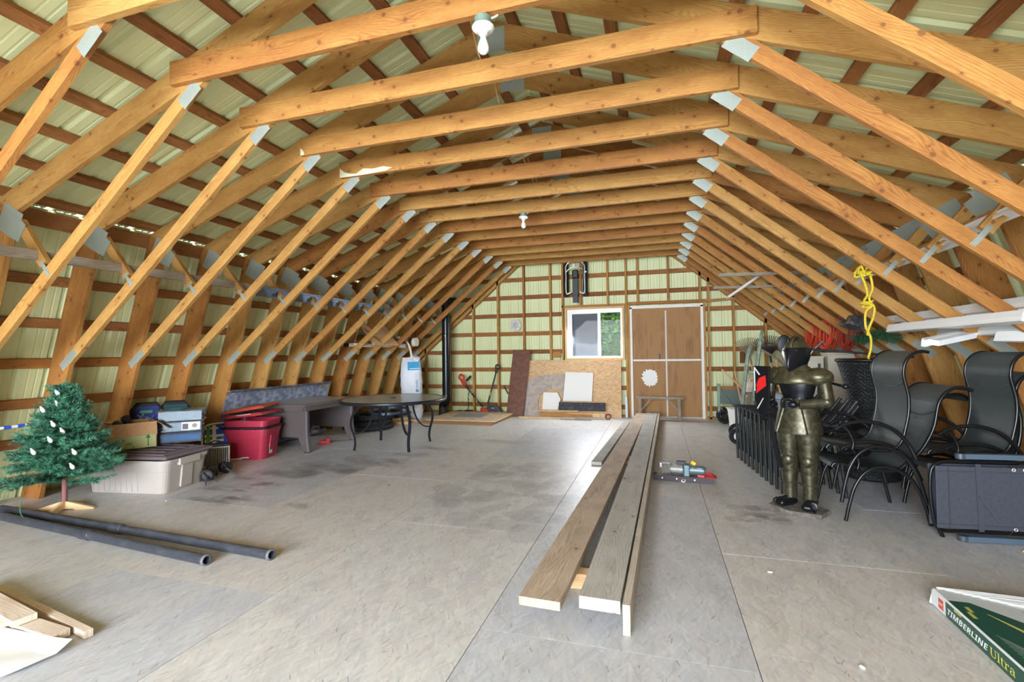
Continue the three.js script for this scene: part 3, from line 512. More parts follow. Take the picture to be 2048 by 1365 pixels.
// ---------------------------------------------------------------- artificial tree
{
  const t = thing('artificial_christmas_tree', 'green artificial tree with white bulbs on a tan wooden cross stand', 'christmas tree', [-4.99, 0, -2.93], 0);
  const trunk = mesh('trunk', [cyl(0.014, 0.02, 1.0, 10, 0, 0.56, 0)], col(0x8a5a58, 0.7), t);
  const tan = col(0xd9b98a, 0.7);
  const leg = (a) => place(prism([[-0.24, 0], [-0.235, 0.012], [-0.03, 0.075], [0.03, 0.075], [0.235, 0.012], [0.24, 0], [0.09, 0], [0.07, 0.012], [-0.07, 0.012], [-0.09, 0]], 0.028), 0, 0, 0, 0, a, 0);
  mesh('stand_leg', leg(0.45), tan, t); mesh('stand_leg', leg(0.45 + PI / 2), tan, t);
  SEED = 3131; const greens = [0x3c7a5e, 0x336b52, 0x4c8c6c, 0x2a5c46].map((h) => S({ color: h, roughness: 0.6, side: THREE.DoubleSide }));
  const twig = (p0, dir, L, out, up) => { // needles along a drooping spray
    const p = V(...p0), step = 0.0075; let d = dir.clone();
    for (let s = 0; s < L; s += step) {
      d.y -= 0.006; d.normalize(); p.addScaledVector(d, step);
      const side = V().crossVectors(d, V(0, 1, 0)).normalize(), nu = V().crossVectors(side, d);
      for (let k = 0; k < 4; k++) { const a = rnd() * 2 * PI, n = side.clone().multiplyScalar(Math.cos(a)).addScaledVector(nu, Math.sin(a)).addScaledVector(d, 0.75).normalize(), l = rr(0.026, 0.044) * (s > L - 0.04 ? 0.8 : 1), w = V().crossVectors(n, V(rnd(), rnd(), rnd())).normalize().multiplyScalar(0.0027), e = p.clone().addScaledVector(n, l); out.push(p.x - w.x, p.y - w.y, p.z - w.z, p.x + w.x, p.y + w.y, p.z + w.z, e.x, e.y, e.z); }
    }
    return p;
  };
  const N = 165;
  for (let i = 0; i < N; i++) {
    const f = Math.pow(i / N, 0.8), y = 0.26 + f * 0.84, R = (1 - f) ** 1.1 * 0.405 + 0.05, az = i * 2.39996 + rr(-0.3, 0.3), out = [];
    const d = V(Math.cos(az), rr(0.05, 0.30) + f * 0.45, Math.sin(az)).normalize(), L = R * rr(0.75, 1.08) * (f < 0.12 ? (Math.cos(az) * -0.5 + Math.sin(az) * 0.2 > 0 ? 1.12 : 0.9) : 1);
    twig([0, y - 0.02, 0], d, L, out);
    const subs = Math.max(1, Math.round(L / 0.075));
    for (let s = 1; s <= subs; s++) for (const q of [-1, 1]) { const b = V(0, y - 0.02, 0).addScaledVector(d, L * s / (subs + 0.6)); b.y -= 0.02 * (s / subs) ** 2; const a2 = az + q * rr(0.5, 0.9); twig(b.toArray(), V(Math.cos(a2), d.y * 0.6 + rr(-0.1, 0.15), Math.sin(a2)).normalize(), rr(0.07, 0.15) * (0.6 + 0.4 * (1 - f)), out); }
    const g = new THREE.BufferGeometry(); g.setAttribute('position', new THREE.Float32BufferAttribute(out, 3)); g.computeVertexNormals();
    mesh('branch', g, greens[i % 4], t);
  }
  const top = []; twig([0, 1.03, 0], V(0, 1, 0), 0.12, top); twig([0, 1.03, 0], V(-0.8, 0.35, 0.3).normalize(), 0.17, top); twig([0, 1.05, 0], V(0.5, 0.5, 0.3).normalize(), 0.1, top);
  { const g = new THREE.BufferGeometry(); g.setAttribute('position', new THREE.Float32BufferAttribute(top, 3)); g.computeVertexNormals(); mesh('branch', g, greens[0], t); }
  for (const [px, py] of [[121, 784], [122, 806], [101, 815], [116, 843], [129, 857], [90, 889], [146, 897], [143, 922], [112, 871]]) {   // bulbs clipped on the side towards the room
    const y = 0.07 + (1003 - py) * 0.0044, q = (px - 133) * 0.0044, f = (y - 0.26) / 0.84, r = (1 - clamp(f)) ** 1.15 * 0.36 + 0.06;
    mesh('bulb', lathe([[0, -0.026], [0.012, -0.02], [0.0165, -0.004], [0.012, 0.014], [0.007, 0.022], [0.007, 0.034], [0, 0.034]], 12, q * 0.505 + r * 0.863, y, -q * 0.863 + r * 0.505, 0.3, 0, 0.4), col(0xe8ebee, 0.35), t);
  }
  mesh('light_cord', tube([[0.10, 0.20, 0.36], [0.12, 0.08, 0.36], [0.17, 0.012, 0.30], [0.24, 0.01, 0.2]], 0.003, 24, 5), col(0x2f7a4a, 0.5), t);
}
// blue and white folded webbing seen behind the tree
{
  const t = thing('folded_webbing_strip', 'blue and white woven strip behind the green tree on the left wall', 'webbing', [-5.42, 0.72, -2.7], 0);
  mesh('rod', bar([0, 0, 0.5], [0, 0.02, -0.42], 0.014), col(0xe4e8ea, 0.4), t);
  for (let i = 0; i < 9; i++) mesh('blue_wrap', bar([0, 0.001 + i * 0.0022, 0.45 - i * 0.095], [0, 0.002 + i * 0.0022, 0.40 - i * 0.095], 0.0152), col(0x2458c8, 0.5), t);
}

// ---------------------------------------------------------------- storage things along the left wall
function toteBody(w, d, h, taper, m, t) { // tapered bin with rounded corners, lip, ribs
  const pts = (k, r) => { const a = []; const W = w / 2 * k, D = d / 2 * k; for (const [sx, sz, st] of [[1, 1, 0], [-1, 1, 1], [-1, -1, 2], [1, -1, 3]]) for (let i = 0; i <= 5; i++) { const an = (st + i / 5) * PI / 2; a.push([sx * (W - r) + Math.cos(an) * r, sz * (D - r) + Math.sin(an) * r]); } return a; };
  const rings = [[0, taper, 0.06], [0.008, taper + 0.005, 0.065], [h * 0.62, taper + (1 - taper) * 0.6, 0.07], [h * 0.63, taper + (1 - taper) * 0.66, 0.07], [h - 0.05, 0.985, 0.07], [h - 0.05, 1.02, 0.075], [h - 0.012, 1.03, 0.075]];
  const pos = [], idx = [], n = pts(1, 0.05).length;
  for (const [y, k, r] of rings) for (const [x, z] of pts(k, r)) pos.push(x, y, z);
  for (let i = 0; i < rings.length - 1; i++) for (let j = 0; j < n; j++) { const a = i * n + j, b = i * n + (j + 1) % n; idx.push(a, b + n, b, a, a + n, b + n); }
  const c = pos.length / 3; pos.push(0, 0, 0); for (let j = 0; j < n; j++) idx.push(c, j, (j + 1) % n);
  const g = new THREE.BufferGeometry(); g.setAttribute('position', new THREE.Float32BufferAttribute(pos, 3)); g.setIndex(idx); const q = g.toNonIndexed(); q.computeVertexNormals();
  return q;
}
function lidGeo(w, d, th = 0.03) { return [place(new RoundedBoxGeometry(w, th, d, 3, th * 0.49), 0, th / 2, 0), rbox(w * 0.86, 0.014, d * 0.84, 0.006, 0, th + 0.004, 0)]; }
{
  const t = thing('storage_tote', 'large beige storage tote with brown lid under the cardboard box', 'storage tote', [-5.05, 0, -3.70], 0.15);
  const beige = col(0xb4aca4, 0.45), brown = col(0x6a5d62, 0.42);
  mesh('body', [toteBody(0.92, 0.56, 0.335, 0.9, beige, t), ...Array.from({ length: 9 }, (_, i) => rbox(0.012, 0.17, 0.01, 0.004, -0.36 + i * 0.062, 0.1, 0.262, 0.05)), rbox(0.02, 0.26, 0.14, 0.008, 0.44, 0.15, 0.0, 0, 0, -0.09)], beige, t);
  mesh('handle', [rbox(0.04, 0.07, 0.26, 0.01, 0.468, 0.285, 0)], beige, t);
  const lid = mesh('lid', lidGeo(0.98, 0.61, 0.036).map((g) => g.translate(0, 0.335, 0)), brown, t);
  for (let i = 0; i < 4; i++) mesh('lid_rib', rbox(0.74, 0.008, 0.018, 0.003, 0, 0.392, -0.18 + i * 0.12), brown, lid);
}
const cardboard = S({ map: noisy(401, [178, 138, 98], 16, 0.3), roughness: 0.85 });
{
  const t = thing('cardboard_box', 'open cardboard box with green French lettering standing on the beige tote', 'cardboard box', [-5.27, 0.399, -3.66], 1.12);
  const w = 0.40, d = 0.34, h = 0.26, k = 0.005;
  mesh('wall', [box(w, h, k, 0, h / 2, d / 2), box(w, h, k, 0, h / 2, -d / 2), box(k, h, d, w / 2, h / 2, 0), box(k, h, d, -w / 2, h / 2, 0), box(w, k, d, 0, k / 2, 0)], cardboard, t);
  mesh('flap', place(box(w, 0.13, k, 0, -0.065, 0), 0, h, d / 2 + 0.004, -0.28), cardboard, t);
  mesh('flap', place(box(k, 0.15, d, 0, -0.075, 0), w / 2 + 0.004, h, 0, 0, 0, 0.9), cardboard, t);
  mesh('flap', place(box(k, 0.15, d, 0, -0.075, 0), -w / 2 - 0.004, h, 0, 0, 0, -0.35), cardboard, t);
  mesh('flap', place(box(w, 0.12, k, 0, 0.06, 0), 0, h, -d / 2, -1.9), cardboard, t);
  const txt = (c, W, H) => {
    c.fillStyle = '#b9bd86'; c.fillRect(0, 0, W, H); c.fillStyle = '#2c7a35'; c.font = 'bold 46px monospace';
    ['JOUR', 'EST UNE', 'NOUVELLE', 'OPPORTUNITÉ'].forEach((s, i) => c.fillText(s, 60, 232 + i * 50));
    c.beginPath(); c.moveTo(424, 150); c.lineTo(396, 205); c.lineTo(452, 205); c.fill(); c.fillRect(418, 205, 12, 110);
  };
  printed(t, 'lettering', w * 0.96, h * 0.96, 512, txt, [0.003, h / 2 - 0.004, d / 2 + 0.0035], [0, 0, 0], 0.8);
}
one('boot', [rbox(0.075, 0.08, 0.14, 0.025, 0, 0.04, 0), rbox(0.07, 0.12, 0.075, 0.025, 0, 0.10, -0.03)], col(0x23252b, 0.6), 'dark boot sticking out of the cardboard box on the left', 'boot', [-5.33, 0.56, -3.70], [0.2, 0.5, 0.2]);
one('boot', [rbox(0.075, 0.08, 0.14, 0.025, 0, 0.04, 0), rbox(0.07, 0.11, 0.075, 0.025, 0, 0.10, -0.03)], col(0x4c5058, 0.6), 'grey boot lying on top inside the cardboard box', 'boot', [-5.25, 0.56, -3.63], [0.5, 1.2, 0.3]);
const clear = P({ color: 0xd6e4ec, transmission: 0.93, roughness: 0.1, thickness: 0, ior: 1.2 });
[['topmost clear plastic box with white clutter in the stack of three', 0x74838f, 0xbfc8d0], ['middle clear plastic box with a paper sign in the stack of three', 0x9fb4c2, 0xe6ebee], ['bottom clear plastic box with blue contents in the stack of three', 0x7aa6cc, 0x6c98c4]].forEach(([l, c1, c2], i) => {
  const y = 0.40 + (2 - i) * 0.118, t = thing('clear_storage_box', l, 'plastic box', [-5.06 - i * 0.006, y, -4.08 + i * 0.004], 0.72 + i * 0.04, 'clear plastic boxes stacked on the tote');
  const w = 0.42, d = 0.28, h = 0.10, k = 0.003;
  mesh('tub', [box(w * 0.94, h, k, 0, h / 2, d / 2 - 0.01, -0.06), box(w * 0.94, h, k, 0, h / 2, -d / 2 + 0.01, 0.06), box(k, h, d * 0.92, w / 2 - 0.012, h / 2, 0, 0, 0, -0.06), box(k, h, d * 0.92, -w / 2 + 0.012, h / 2, 0, 0, 0, 0.06), box(w * 0.93, k, d * 0.9, 0, 0.002, 0)], clear, t);
  mesh('lid', [rbox(w + 0.02, 0.014, d + 0.02, 0.005, 0, h + 0.007, 0)], clear, t);
  SEED = 900 + i; const a = []; for (let j = 0; j < 16; j++) a.push(i === 0 ? bar([rr(-0.16, 0.16), rr(0.01, 0.08), rr(-0.1, 0.1)], [rr(-0.18, 0.18), rr(0.01, 0.08), rr(-0.1, 0.1)], 0.006) : rbox(rr(0.05, 0.14), rr(0.02, 0.06), rr(0.05, 0.12), 0.008, rr(-0.13, 0.13), rr(0.025, 0.05), rr(-0.06, 0.06), 0, rnd(), 0));
  mesh('contents', a, col(c1, 0.6), t);
  if (i === 1) printed(t, 'paper_sign', 0.17, 0.085, 128, (c, w, h) => { c.fillStyle = '#f4f4f2'; c.fillRect(0, 0, w, h); c.fillStyle = '#56545c'; c.fillRect(6, 12, 40, 46); c.fillStyle = '#8a8378'; c.beginPath(); c.arc(90, 30, 18, 0, 7); c.fill(); c.fillStyle = '#bfe0d4'; c.fillRect(62, 46, 60, 14); }, [0.1, 0.055, d / 2 - 0.002], [-0.06, 0, 0]);
  if (i === 2) mesh('blue_cloth', rbox(0.38, 0.08, 0.24, 0.03, 0, 0.045, 0), col(0x3f86c8, 0.7), t);
});
for (const [l, x, z, ry, base, accent] of [['blue patterned reusable bag with a green badge behind the cardboard box', -5.52, -4.02, 0.85, '#1c2f86', '#3fae7a'], ['teal patterned reusable bag with a green badge beside the blue bag', -5.40, -4.26, 1.0, '#1f4d50', '#49c08a']]) {
  const t = thing('reusable_bag', l, 'bag', [x, 0.40, z], ry, 'reusable bags'), g = prism([[-0.12, 0], [0.12, 0], [0.15, 0.34], [0.09, 0.42], [-0.09, 0.42], [-0.15, 0.34]], 0.09, 0.015);
  mesh('body', g, col(0x121a24, 0.6), t);
  printed(t, 'pattern', 0.22, 0.36, 128, (c, w, h) => { c.fillStyle = base; c.fillRect(0, 0, w, h); SEED = 77; for (let i = 0; i < 26; i++) { c.strokeStyle = pick(['#d8e4ea', '#e0a080', '#7fb6e0', '#2a4fd0', '#0c1626']); c.lineWidth = rr(2, 6); c.beginPath(); c.moveTo(64, 170); c.quadraticCurveTo(rr(0, 128), rr(60, 150), rr(0, 128), rr(50, 120)); c.stroke(); } c.fillStyle = accent; c.fillRect(32, 26, 64, 18); }, [0, 0.2, 0.0465]);
}
// heater
{
  const t = thing('panel_heater', 'small white grille heater with a black top beside the folded lawn chair', 'heater', [-5.10, 0, -4.55], 0.75);
  mesh('case', [box(0.26, 0.012, 0.10, 0, 0.24, 0), box(0.012, 0.25, 0.10, 0.13, 0.125, 0), box(0.012, 0.25, 0.10, -0.13, 0.125, 0), box(0.26, 0.012, 0.10, 0, 0.01, 0), box(0.26, 0.25, 0.006, 0, 0.125, -0.04)], col(0xd6d6d0, 0.4), t);
  for (let i = 0; i < 11; i++) mesh('fin', box(0.006, 0.22, 0.06, -0.105 + i * 0.021, 0.125, 0.012), col(0xb9b9b4, 0.4), t);
  mesh('top', rbox(0.28, 0.03, 0.11, 0.01, 0, 0.262, 0), M.black, t);
  mesh('cord', tube([[-0.1, 0.27, 0.02], [-0.02, 0.32, 0.04], [0.06, 0.3, 0.05], [-0.06, 0.285, 0.06], [-0.15, 0.26, 0.07], [-0.16, 0.05, 0.1]], 0.006, 30, 6), M.black, t);
}
// folded lawn chair with woven straps
{
  const t = thing('folded_lawn_chair', 'folded lawn chair with blue, green and white woven webbing behind the heater', 'lawn chair', [-5.14, 0, -4.80], 0.85);
  const q = (x, s, o = 0) => [x, 0.03 + s * 0.40, -0.10 - s * 0.16 + o];   // leaning back plane
  mesh('frame', [tube([q(-0.3, 0), q(-0.3, 0.95), q(-0.26, 1.05), q(0.24, 1.05), q(0.29, 0.95), q(0.31, 0.15), q(0.28, 0), q(-0.28, 0)], 0.011, 60, 7, true), tube([q(0.2, 1.06, 0.04), q(0.33, 0.4, 0.05), q(0.36, 0.02, 0.06), q(0.1, 0, 0.07)], 0.010, 30, 7)], col(0xe6e6e2, 0.35), t);
  const strap = [0x2b59c9, 0xe8ecec, 0x5f9a3a, 0xe8ecec, 0x2b59c9];
  for (let i = 0; i < 7; i++) mesh('strap', sweep([q(-0.29, 0.5 + i * 0.075, 0.006 * (i % 2 ? 1 : -1)), q(0, 0.5 + i * 0.075, 0.012), q(0.29, 0.5 + i * 0.075, 0.006 * (i % 2 ? 1 : -1))], 0.026, 0.002, 8, [0, 0.93, -0.37]), col(strap[i % 5], 0.7), t);
  for (let i = 0; i < 9; i++) mesh('strap', sweep([q(-0.25 + i * 0.0625, 0.45, 0.012), q(-0.25 + i * 0.0625, 0.75, i % 2 ? 0.02 : 0.008), q(-0.25 + i * 0.0625, 1.04, 0.012)], 0.04, 0.002, 8, [1, 0, 0]), col(strap[(i + 2) % 5], 0.7), t);
}
// spiked garden lights
[['spiked garden light with the longest stake, pointing right beside the beige tote', -4.70, -4.33, -0.35], ['spiked garden light between the other two beside the beige tote', -4.68, -4.12, -0.55], ['spiked garden light nearest the beige tote', -4.60, -3.98, -0.75]].forEach(([l, x, z, a], i) => {
  const t = thing('garden_spike_light', l, 'garden light', [x, 0, z], a, 'spiked garden lights');
  mesh('head', [cyl(0.062 - i * 0.006, 0.05, 0.09, 16, -0.06, 0.064, 0, 0, 0, PI / 2 + 0.1), torus(0.055, 0.01, 20, 8, -0.015, 0.062, 0, 0, PI / 2)], M.black, t);
  mesh('stake', [bar([0, 0.05, 0], [0.20, 0.018, 0], 0.017, 0.008), bar([0.20, 0.018, 0], [0.27, 0.006, 0], 0.008, 0.001)], M.steelGrey, t);
  mesh('bracket', tube([[-0.08, 0.06, 0.05], [-0.02, 0.11, 0.04], [0.02, 0.05, 0]], 0.006, 14, 6), M.black, t);
});
// grey carpet folded against the studs
{
  const m = S({ map: noisy(501, [132, 140, 158], 60, 0.5), bumpMap: noisy(502, [128, 128, 128], 160, 0.12), bumpScale: 0.004, roughness: 0.95 });
  const prof = curve([[-5.30, 0.86, 0], [-5.36, 0.87, 0], [-5.37, 0.83, 0], [-5.46, 0.5, 0], [-5.545, 0.16, 0], [-5.53, 0.05, 0], [-5.46, 0.022, 0], [-5.42, 0.05, 0], [-5.44, 0.09, 0]]);
  const g = []; const segs = 26; const pos = [], idx = [];
  const zA = -4.93, zB = -6.95, n = 40;
  for (let i = 0; i <= n; i++) for (let j = 0; j <= segs; j++) { const p = prof.getPoint(j / segs), t = prof.getTangent(j / segs), z = zA + (zB - zA) * i / n, w = 0.008 * Math.sin(i * 0.5 + j * 0.3) * (j > 3 ? 1 : 0.3); for (const s of [0, 1]) pos.push(p.x + (t.y) * (w + (s - 0.5) * -0.016), p.y - t.x * (w + (s - 0.5) * -0.016), z); }
  const at = (i, j, s) => (i * (segs + 1) + j) * 2 + s;
  for (let i = 0; i < n; i++) for (let j = 0; j < segs; j++) { idx.push(at(i, j, 0), at(i + 1, j, 0), at(i, j + 1, 0), at(i + 1, j, 0), at(i + 1, j + 1, 0), at(i, j + 1, 0), at(i, j, 1), at(i, j + 1, 1), at(i + 1, j, 1), at(i + 1, j, 1), at(i, j + 1, 1), at(i + 1, j + 1, 1)); }
  for (let j = 0; j < segs; j++) for (const i of [0, n]) idx.push(at(i, j, 0), at(i, j + 1, 0), at(i, j, 1), at(i, j + 1, 0), at(i, j + 1, 1), at(i, j, 1));
  const q = new THREE.BufferGeometry(); q.setAttribute('position', new THREE.Float32BufferAttribute(pos, 3)); q.setIndex(idx); q.computeVertexNormals(); q.setAttribute('uv', new THREE.Float32BufferAttribute(new Float32Array(pos.length / 3 * 2), 2));
  one('carpet_piece', q, m, 'grey-blue mottled carpet piece leaning against the left studs behind the wicker table', 'carpet');
}
// red totes
{
  const red = col(0xb03048, 0.4), t = thing('red_storage_tote', 'outer red storage tote with a white sticker in front of the wicker table', 'storage tote', [-5.13, 0, -5.12], 0.22);
  mesh('body', [toteBody(0.58, 0.42, 0.40, 0.84, red, t), rbox(0.02, 0.2, 0.13, 0.008, 0.272, 0.2, 0, 0, 0, -0.12)], red, t);
  mesh('band', [place(new RoundedBoxGeometry(0.605, 0.026, 0.445, 3, 0.012), 0, 0.405, 0)], col(0x1d1c20, 0.5), t);
  printed(t, 'sticker', 0.07, 0.12, 96, (c, w, h) => { c.fillStyle = '#cfe0dc'; c.fillRect(0, 0, w, h); c.fillStyle = '#4e8a84'; for (let i = 0; i < 9; i++) c.fillRect(10, 14 + i * 16, 40 + (i * 37) % 36, 5); }, [0.268, 0.12, 0.04], [0, PI / 2, 0]);
  const t2 = thing('red_storage_tote', 'inner red storage tote nested in the one below, under two lids', 'storage tote', [-5.13, 0.42, -5.12], 0.22);
  mesh('rim', [toteBody(0.575, 0.415, 0.09, 0.97, red, t2)], red, t2);
  const l1 = thing('tote_lid', 'darker red lid with pale rim, lower of two lids on the red totes', 'lid', [-5.14, 0.548, -5.11], 0.16); l1.rotation.z = 0.10; l1.rotation.x = 0.02;
  mesh('panel', lidGeo(0.60, 0.44, 0.026), col(0xa83a3a, 0.4), l1); mesh('rim', [torus(0.2, 0.006, 30, 6, 0.02, 0.03, 0.01, PI / 2)], col(0xc9c2c2, 0.4), l1);
  const l2 = thing('tote_lid', 'orange-red lid tilted on top of the red totes', 'lid', [-5.16, 0.628, -5.12], 0.26); l2.rotation.z = 0.14; l2.rotation.x = 0.05;
  mesh('panel', lidGeo(0.58, 0.42, 0.024), col(0xb84a30, 0.35), l2);
}
// wicker table
{
  const t = thing('wicker_dining_table', 'rectangular grey-brown wicker table with a grey glass top', 'table', [-5.02, 0, -6.02], 0);
  const W = 0.98, L = 1.26, H = 0.665;
  const apron = [box(0.05, 0.07, L - 0.08, W / 2 - 0.05, H - 0.06, 0), box(0.05, 0.07, L - 0.08, -W / 2 + 0.05, H - 0.06, 0), box(W - 0.1, 0.07, 0.05, 0, H - 0.06, L / 2 - 0.05), box(W - 0.1, 0.07, 0.05, 0, H - 0.06, -L / 2 + 0.05)];
  mesh('top_frame', [rbox(W, 0.035, 0.06, 0.008, 0, H - 0.0175, L / 2 - 0.03), rbox(W, 0.035, 0.06, 0.008, 0, H - 0.0175, -L / 2 + 0.03), rbox(0.06, 0.035, L - 0.12, 0.008, W / 2 - 0.03, H - 0.0175, 0), rbox(0.06, 0.035, L - 0.12, 0.008, -W / 2 + 0.03, H - 0.0175, 0)], M.wickerBrown, t);
  mesh('glass_top', rbox(W - 0.115, 0.008, L - 0.115, 0.003, 0, H - 0.004, 0), glassTop(), t);
  mesh('apron', apron, M.wickerBrown, t);
  for (const s of [1, -1]) {
    const z = s * (L / 2 - 0.13), h = H - 0.09, p = [[-W / 2 + 0.06, h], [W / 2 - 0.06, h], [W / 2 - 0.055, 0.25], [W / 2 - 0.02, 0.012], [W / 2 - 0.11, 0.012], [W / 2 - 0.2, 0.2], [-W / 2 + 0.2, 0.2], [-W / 2 + 0.11, 0.012], [-W / 2 + 0.02, 0.012], [-W / 2 + 0.055, 0.25]];
    mesh('end_panel', prism(p, 0.06, 0.006).translate(0, 0, z), M.wickerBrown, t);
    for (const q of [-1, 1]) mesh('foot', box(0.08, 0.012, 0.06, q * (W / 2 - 0.065), 0.006, z), M.charcoal, t);
    for (const q of [-1, 1]) mesh('leg_trim', sweep([[q * (W / 2 - 0.06), h, z + 0.028], [q * (W / 2 - 0.055), 0.25, z + 0.028], [q * (W / 2 - 0.025), 0.012, z + 0.03]], 0.02, 0.02, 12), M.wickerPale, t);
  }
}
one('red_toy', [rbox(0.12, 0.06, 0.06, 0.02, 0, 0.03, 0), rbox(0.05, 0.09, 0.05, 0.015, 0.05, 0.045, 0.01), bar([-0.1, 0.01, 0.02], [0.02, 0.05, 0], 0.012)], col(0xc0303c, 0.5), 'small red and white object on the floor under the wicker table', 'toy', [-4.78, 0, -6.1], [0, 0.8, 0]);
// round patio table
{
  const t = thing('round_patio_table', 'round glass-topped patio table with curved dark metal legs', 'table', [-3.68, 0, -6.22], 0.1);
  const dm = col(0x2c2f36, 0.32, { metalness: 0.4 });
  mesh('rim', lathe([[0.70, 0.655], [0.755, 0.65], [0.765, 0.66], [0.765, 0.685], [0.75, 0.694], [0.70, 0.69], [0.70, 0.655]], 64), dm, t);
  mesh('glass_top', cyl(0.705, 0.705, 0.008, 64, 0, 0.688, 0), glassTop(), t);
  mesh('hole_ring', torus(0.035, 0.006, 24, 8, 0, 0.693, 0, PI / 2), dm, t);
  for (let i = 0; i < 4; i++) {
    const a = PI / 4 + i * PI / 2, P3 = (r, y) => [Math.cos(a) * r, y, Math.sin(a) * r];
    const leg = mesh('leg', sweep([P3(0.50, 0.655), P3(0.53, 0.58), P3(0.60, 0.46), P3(0.61, 0.34), P3(0.57, 0.2), P3(0.555, 0.1), P3(0.57, 0)], 0.036, 0.022, 30, [-Math.sin(a), 0, Math.cos(a)]), dm, t);
    mesh('brace', sweep([P3(0.30, 0.655), P3(0.31, 0.5), P3(0.37, 0.34), P3(0.47, 0.245), P3(0.575, 0.225)], 0.03, 0.016, 24, [-Math.sin(a), 0, Math.cos(a)]), dm, leg);
  }
  mesh('under_frame', [beam([-0.5, 0.648, -0.5], [0.5, 0.648, 0.5], 0.03, 0.018), beam([-0.5, 0.648, 0.5], [0.5, 0.648, -0.5], 0.03, 0.018)], dm, t);
  mesh('purple_smudge', place(new THREE.CircleGeometry(0.07, 16).scale(1.7, 0.8, 1), -0.38, 0.6925, 0.12, -PI / 2), col(0x8878b4, 0.4), t);
}
// corrugated hose coils, pallet boards and tangle behind the tables
{
  const t = thing('corrugated_hose', 'coil of black corrugated drain hose on the floor behind the tables', 'hose', [-4.98, 0, -7.55], 0);
  const ribbed = (R, y, tilt) => { const g = new THREE.TorusGeometry(R, 0.045, 10, 140), p = g.attributes.position; for (let i = 0; i < p.count; i++) { const a = Math.atan2(p.getY(i), p.getX(i)), k = 1 + 0.13 * Math.sign(Math.sin(a * 70)), cx = Math.cos(a) * R, cy = Math.sin(a) * R; p.setXYZ(i, cx + (p.getX(i) - cx) * k, cy + (p.getY(i) - cy) * k, p.getZ(i) * k); } g.computeVertexNormals(); return place(g, 0, y, 0, PI / 2 + tilt, 0, 0); };
  [[0.40, 0.055, 0], [0.37, 0.14, 0.03], [0.41, 0.23, -0.03]].forEach(([R, y, k]) => mesh('loop', ribbed(R, y, k), M.rubber, t));
}
[['pale timber length lying behind the round table', [-5.3, 0.027, -7.95], [-4.50, 0.027, -8.22], 0.09, 0.05], ['short pale timber piece beside the plywood sheets', [-5.25, 0.027, -8.35], [-4.52, 0.027, -8.5], 0.09, 0.05], ['timber length stacked across the pale timbers by the hose', [-5.12, 0.073, -7.95], [-4.72, 0.073, -8.55], 0.12, 0.038]].forEach(([l, a, b, w, h]) => tag(mesh('timber_offcut', board(a, b, w, h), M.paleWood), l, 'timber', 'timber offcuts by the plywood'));
{
  const t = thing('cord_tangle', 'dark tangled cords lying on the timber offcuts behind the round table', 'cords', [-4.85, 0.094, -8.3]);
  SEED = 640; for (let i = 0; i < 7; i++) { const p = []; for (let k = 0; k < 7; k++) p.push([rr(-0.24, 0.24), rr(0.01, 0.13), rr(-0.2, 0.2)]); mesh('cord', tube(p, 0.008, 40, 5), M.rubber, t); }
}
one('steel_hoop', [sweep(curve(Array.from({ length: 14 }, (_, i) => [Math.cos(i / 13 * 2 * PI) * 0.36, 0, Math.sin(i / 13 * 2 * PI) * 0.36])), 0.045, 0.008, 60, [0, 1, 0])], col(0x56677c, 0.3, { metalness: 0.6 }), 'bluish steel hoop lying on the black hose coil', 'hoop', [-4.66, 0.31, -7.72], [0.05, 0, 0]);
// plywood sheets on the floor
[0, 1, 2, 3].forEach((i) => {
  const names = ['bottom', 'second', 'third', 'topmost'];
  const m = i === 3 ? S({ map: noisy(610, [206, 182, 150], 24, 0.8), roughness: 0.8 }) : i === 2 ? S({ map: noisy(611, [150, 112, 84], 20, 0.8), roughness: 0.8 }) : M.ply;
  one('plywood_sheet', box(1.5 - i * 0.03, 0.017, 1.36), m, `${names[i]} plywood sheet in the low stack before the garden trimmers`, 'plywood', [-3.66 + i * 0.025, 0.009 + i * 0.0185, -9.02 - i * 0.02], [0, 0.015 * (i - 1.5), 0], 'plywood sheets on the floor');
});
one('vinyl_tile', box(0.62, 0.012, 0.5), col(0x8a8d92, 0.6), 'small grey vinyl tile lying on the plywood stack', 'tile', [-3.62, 0.079, -9.05], [0, 0.05, 0]);
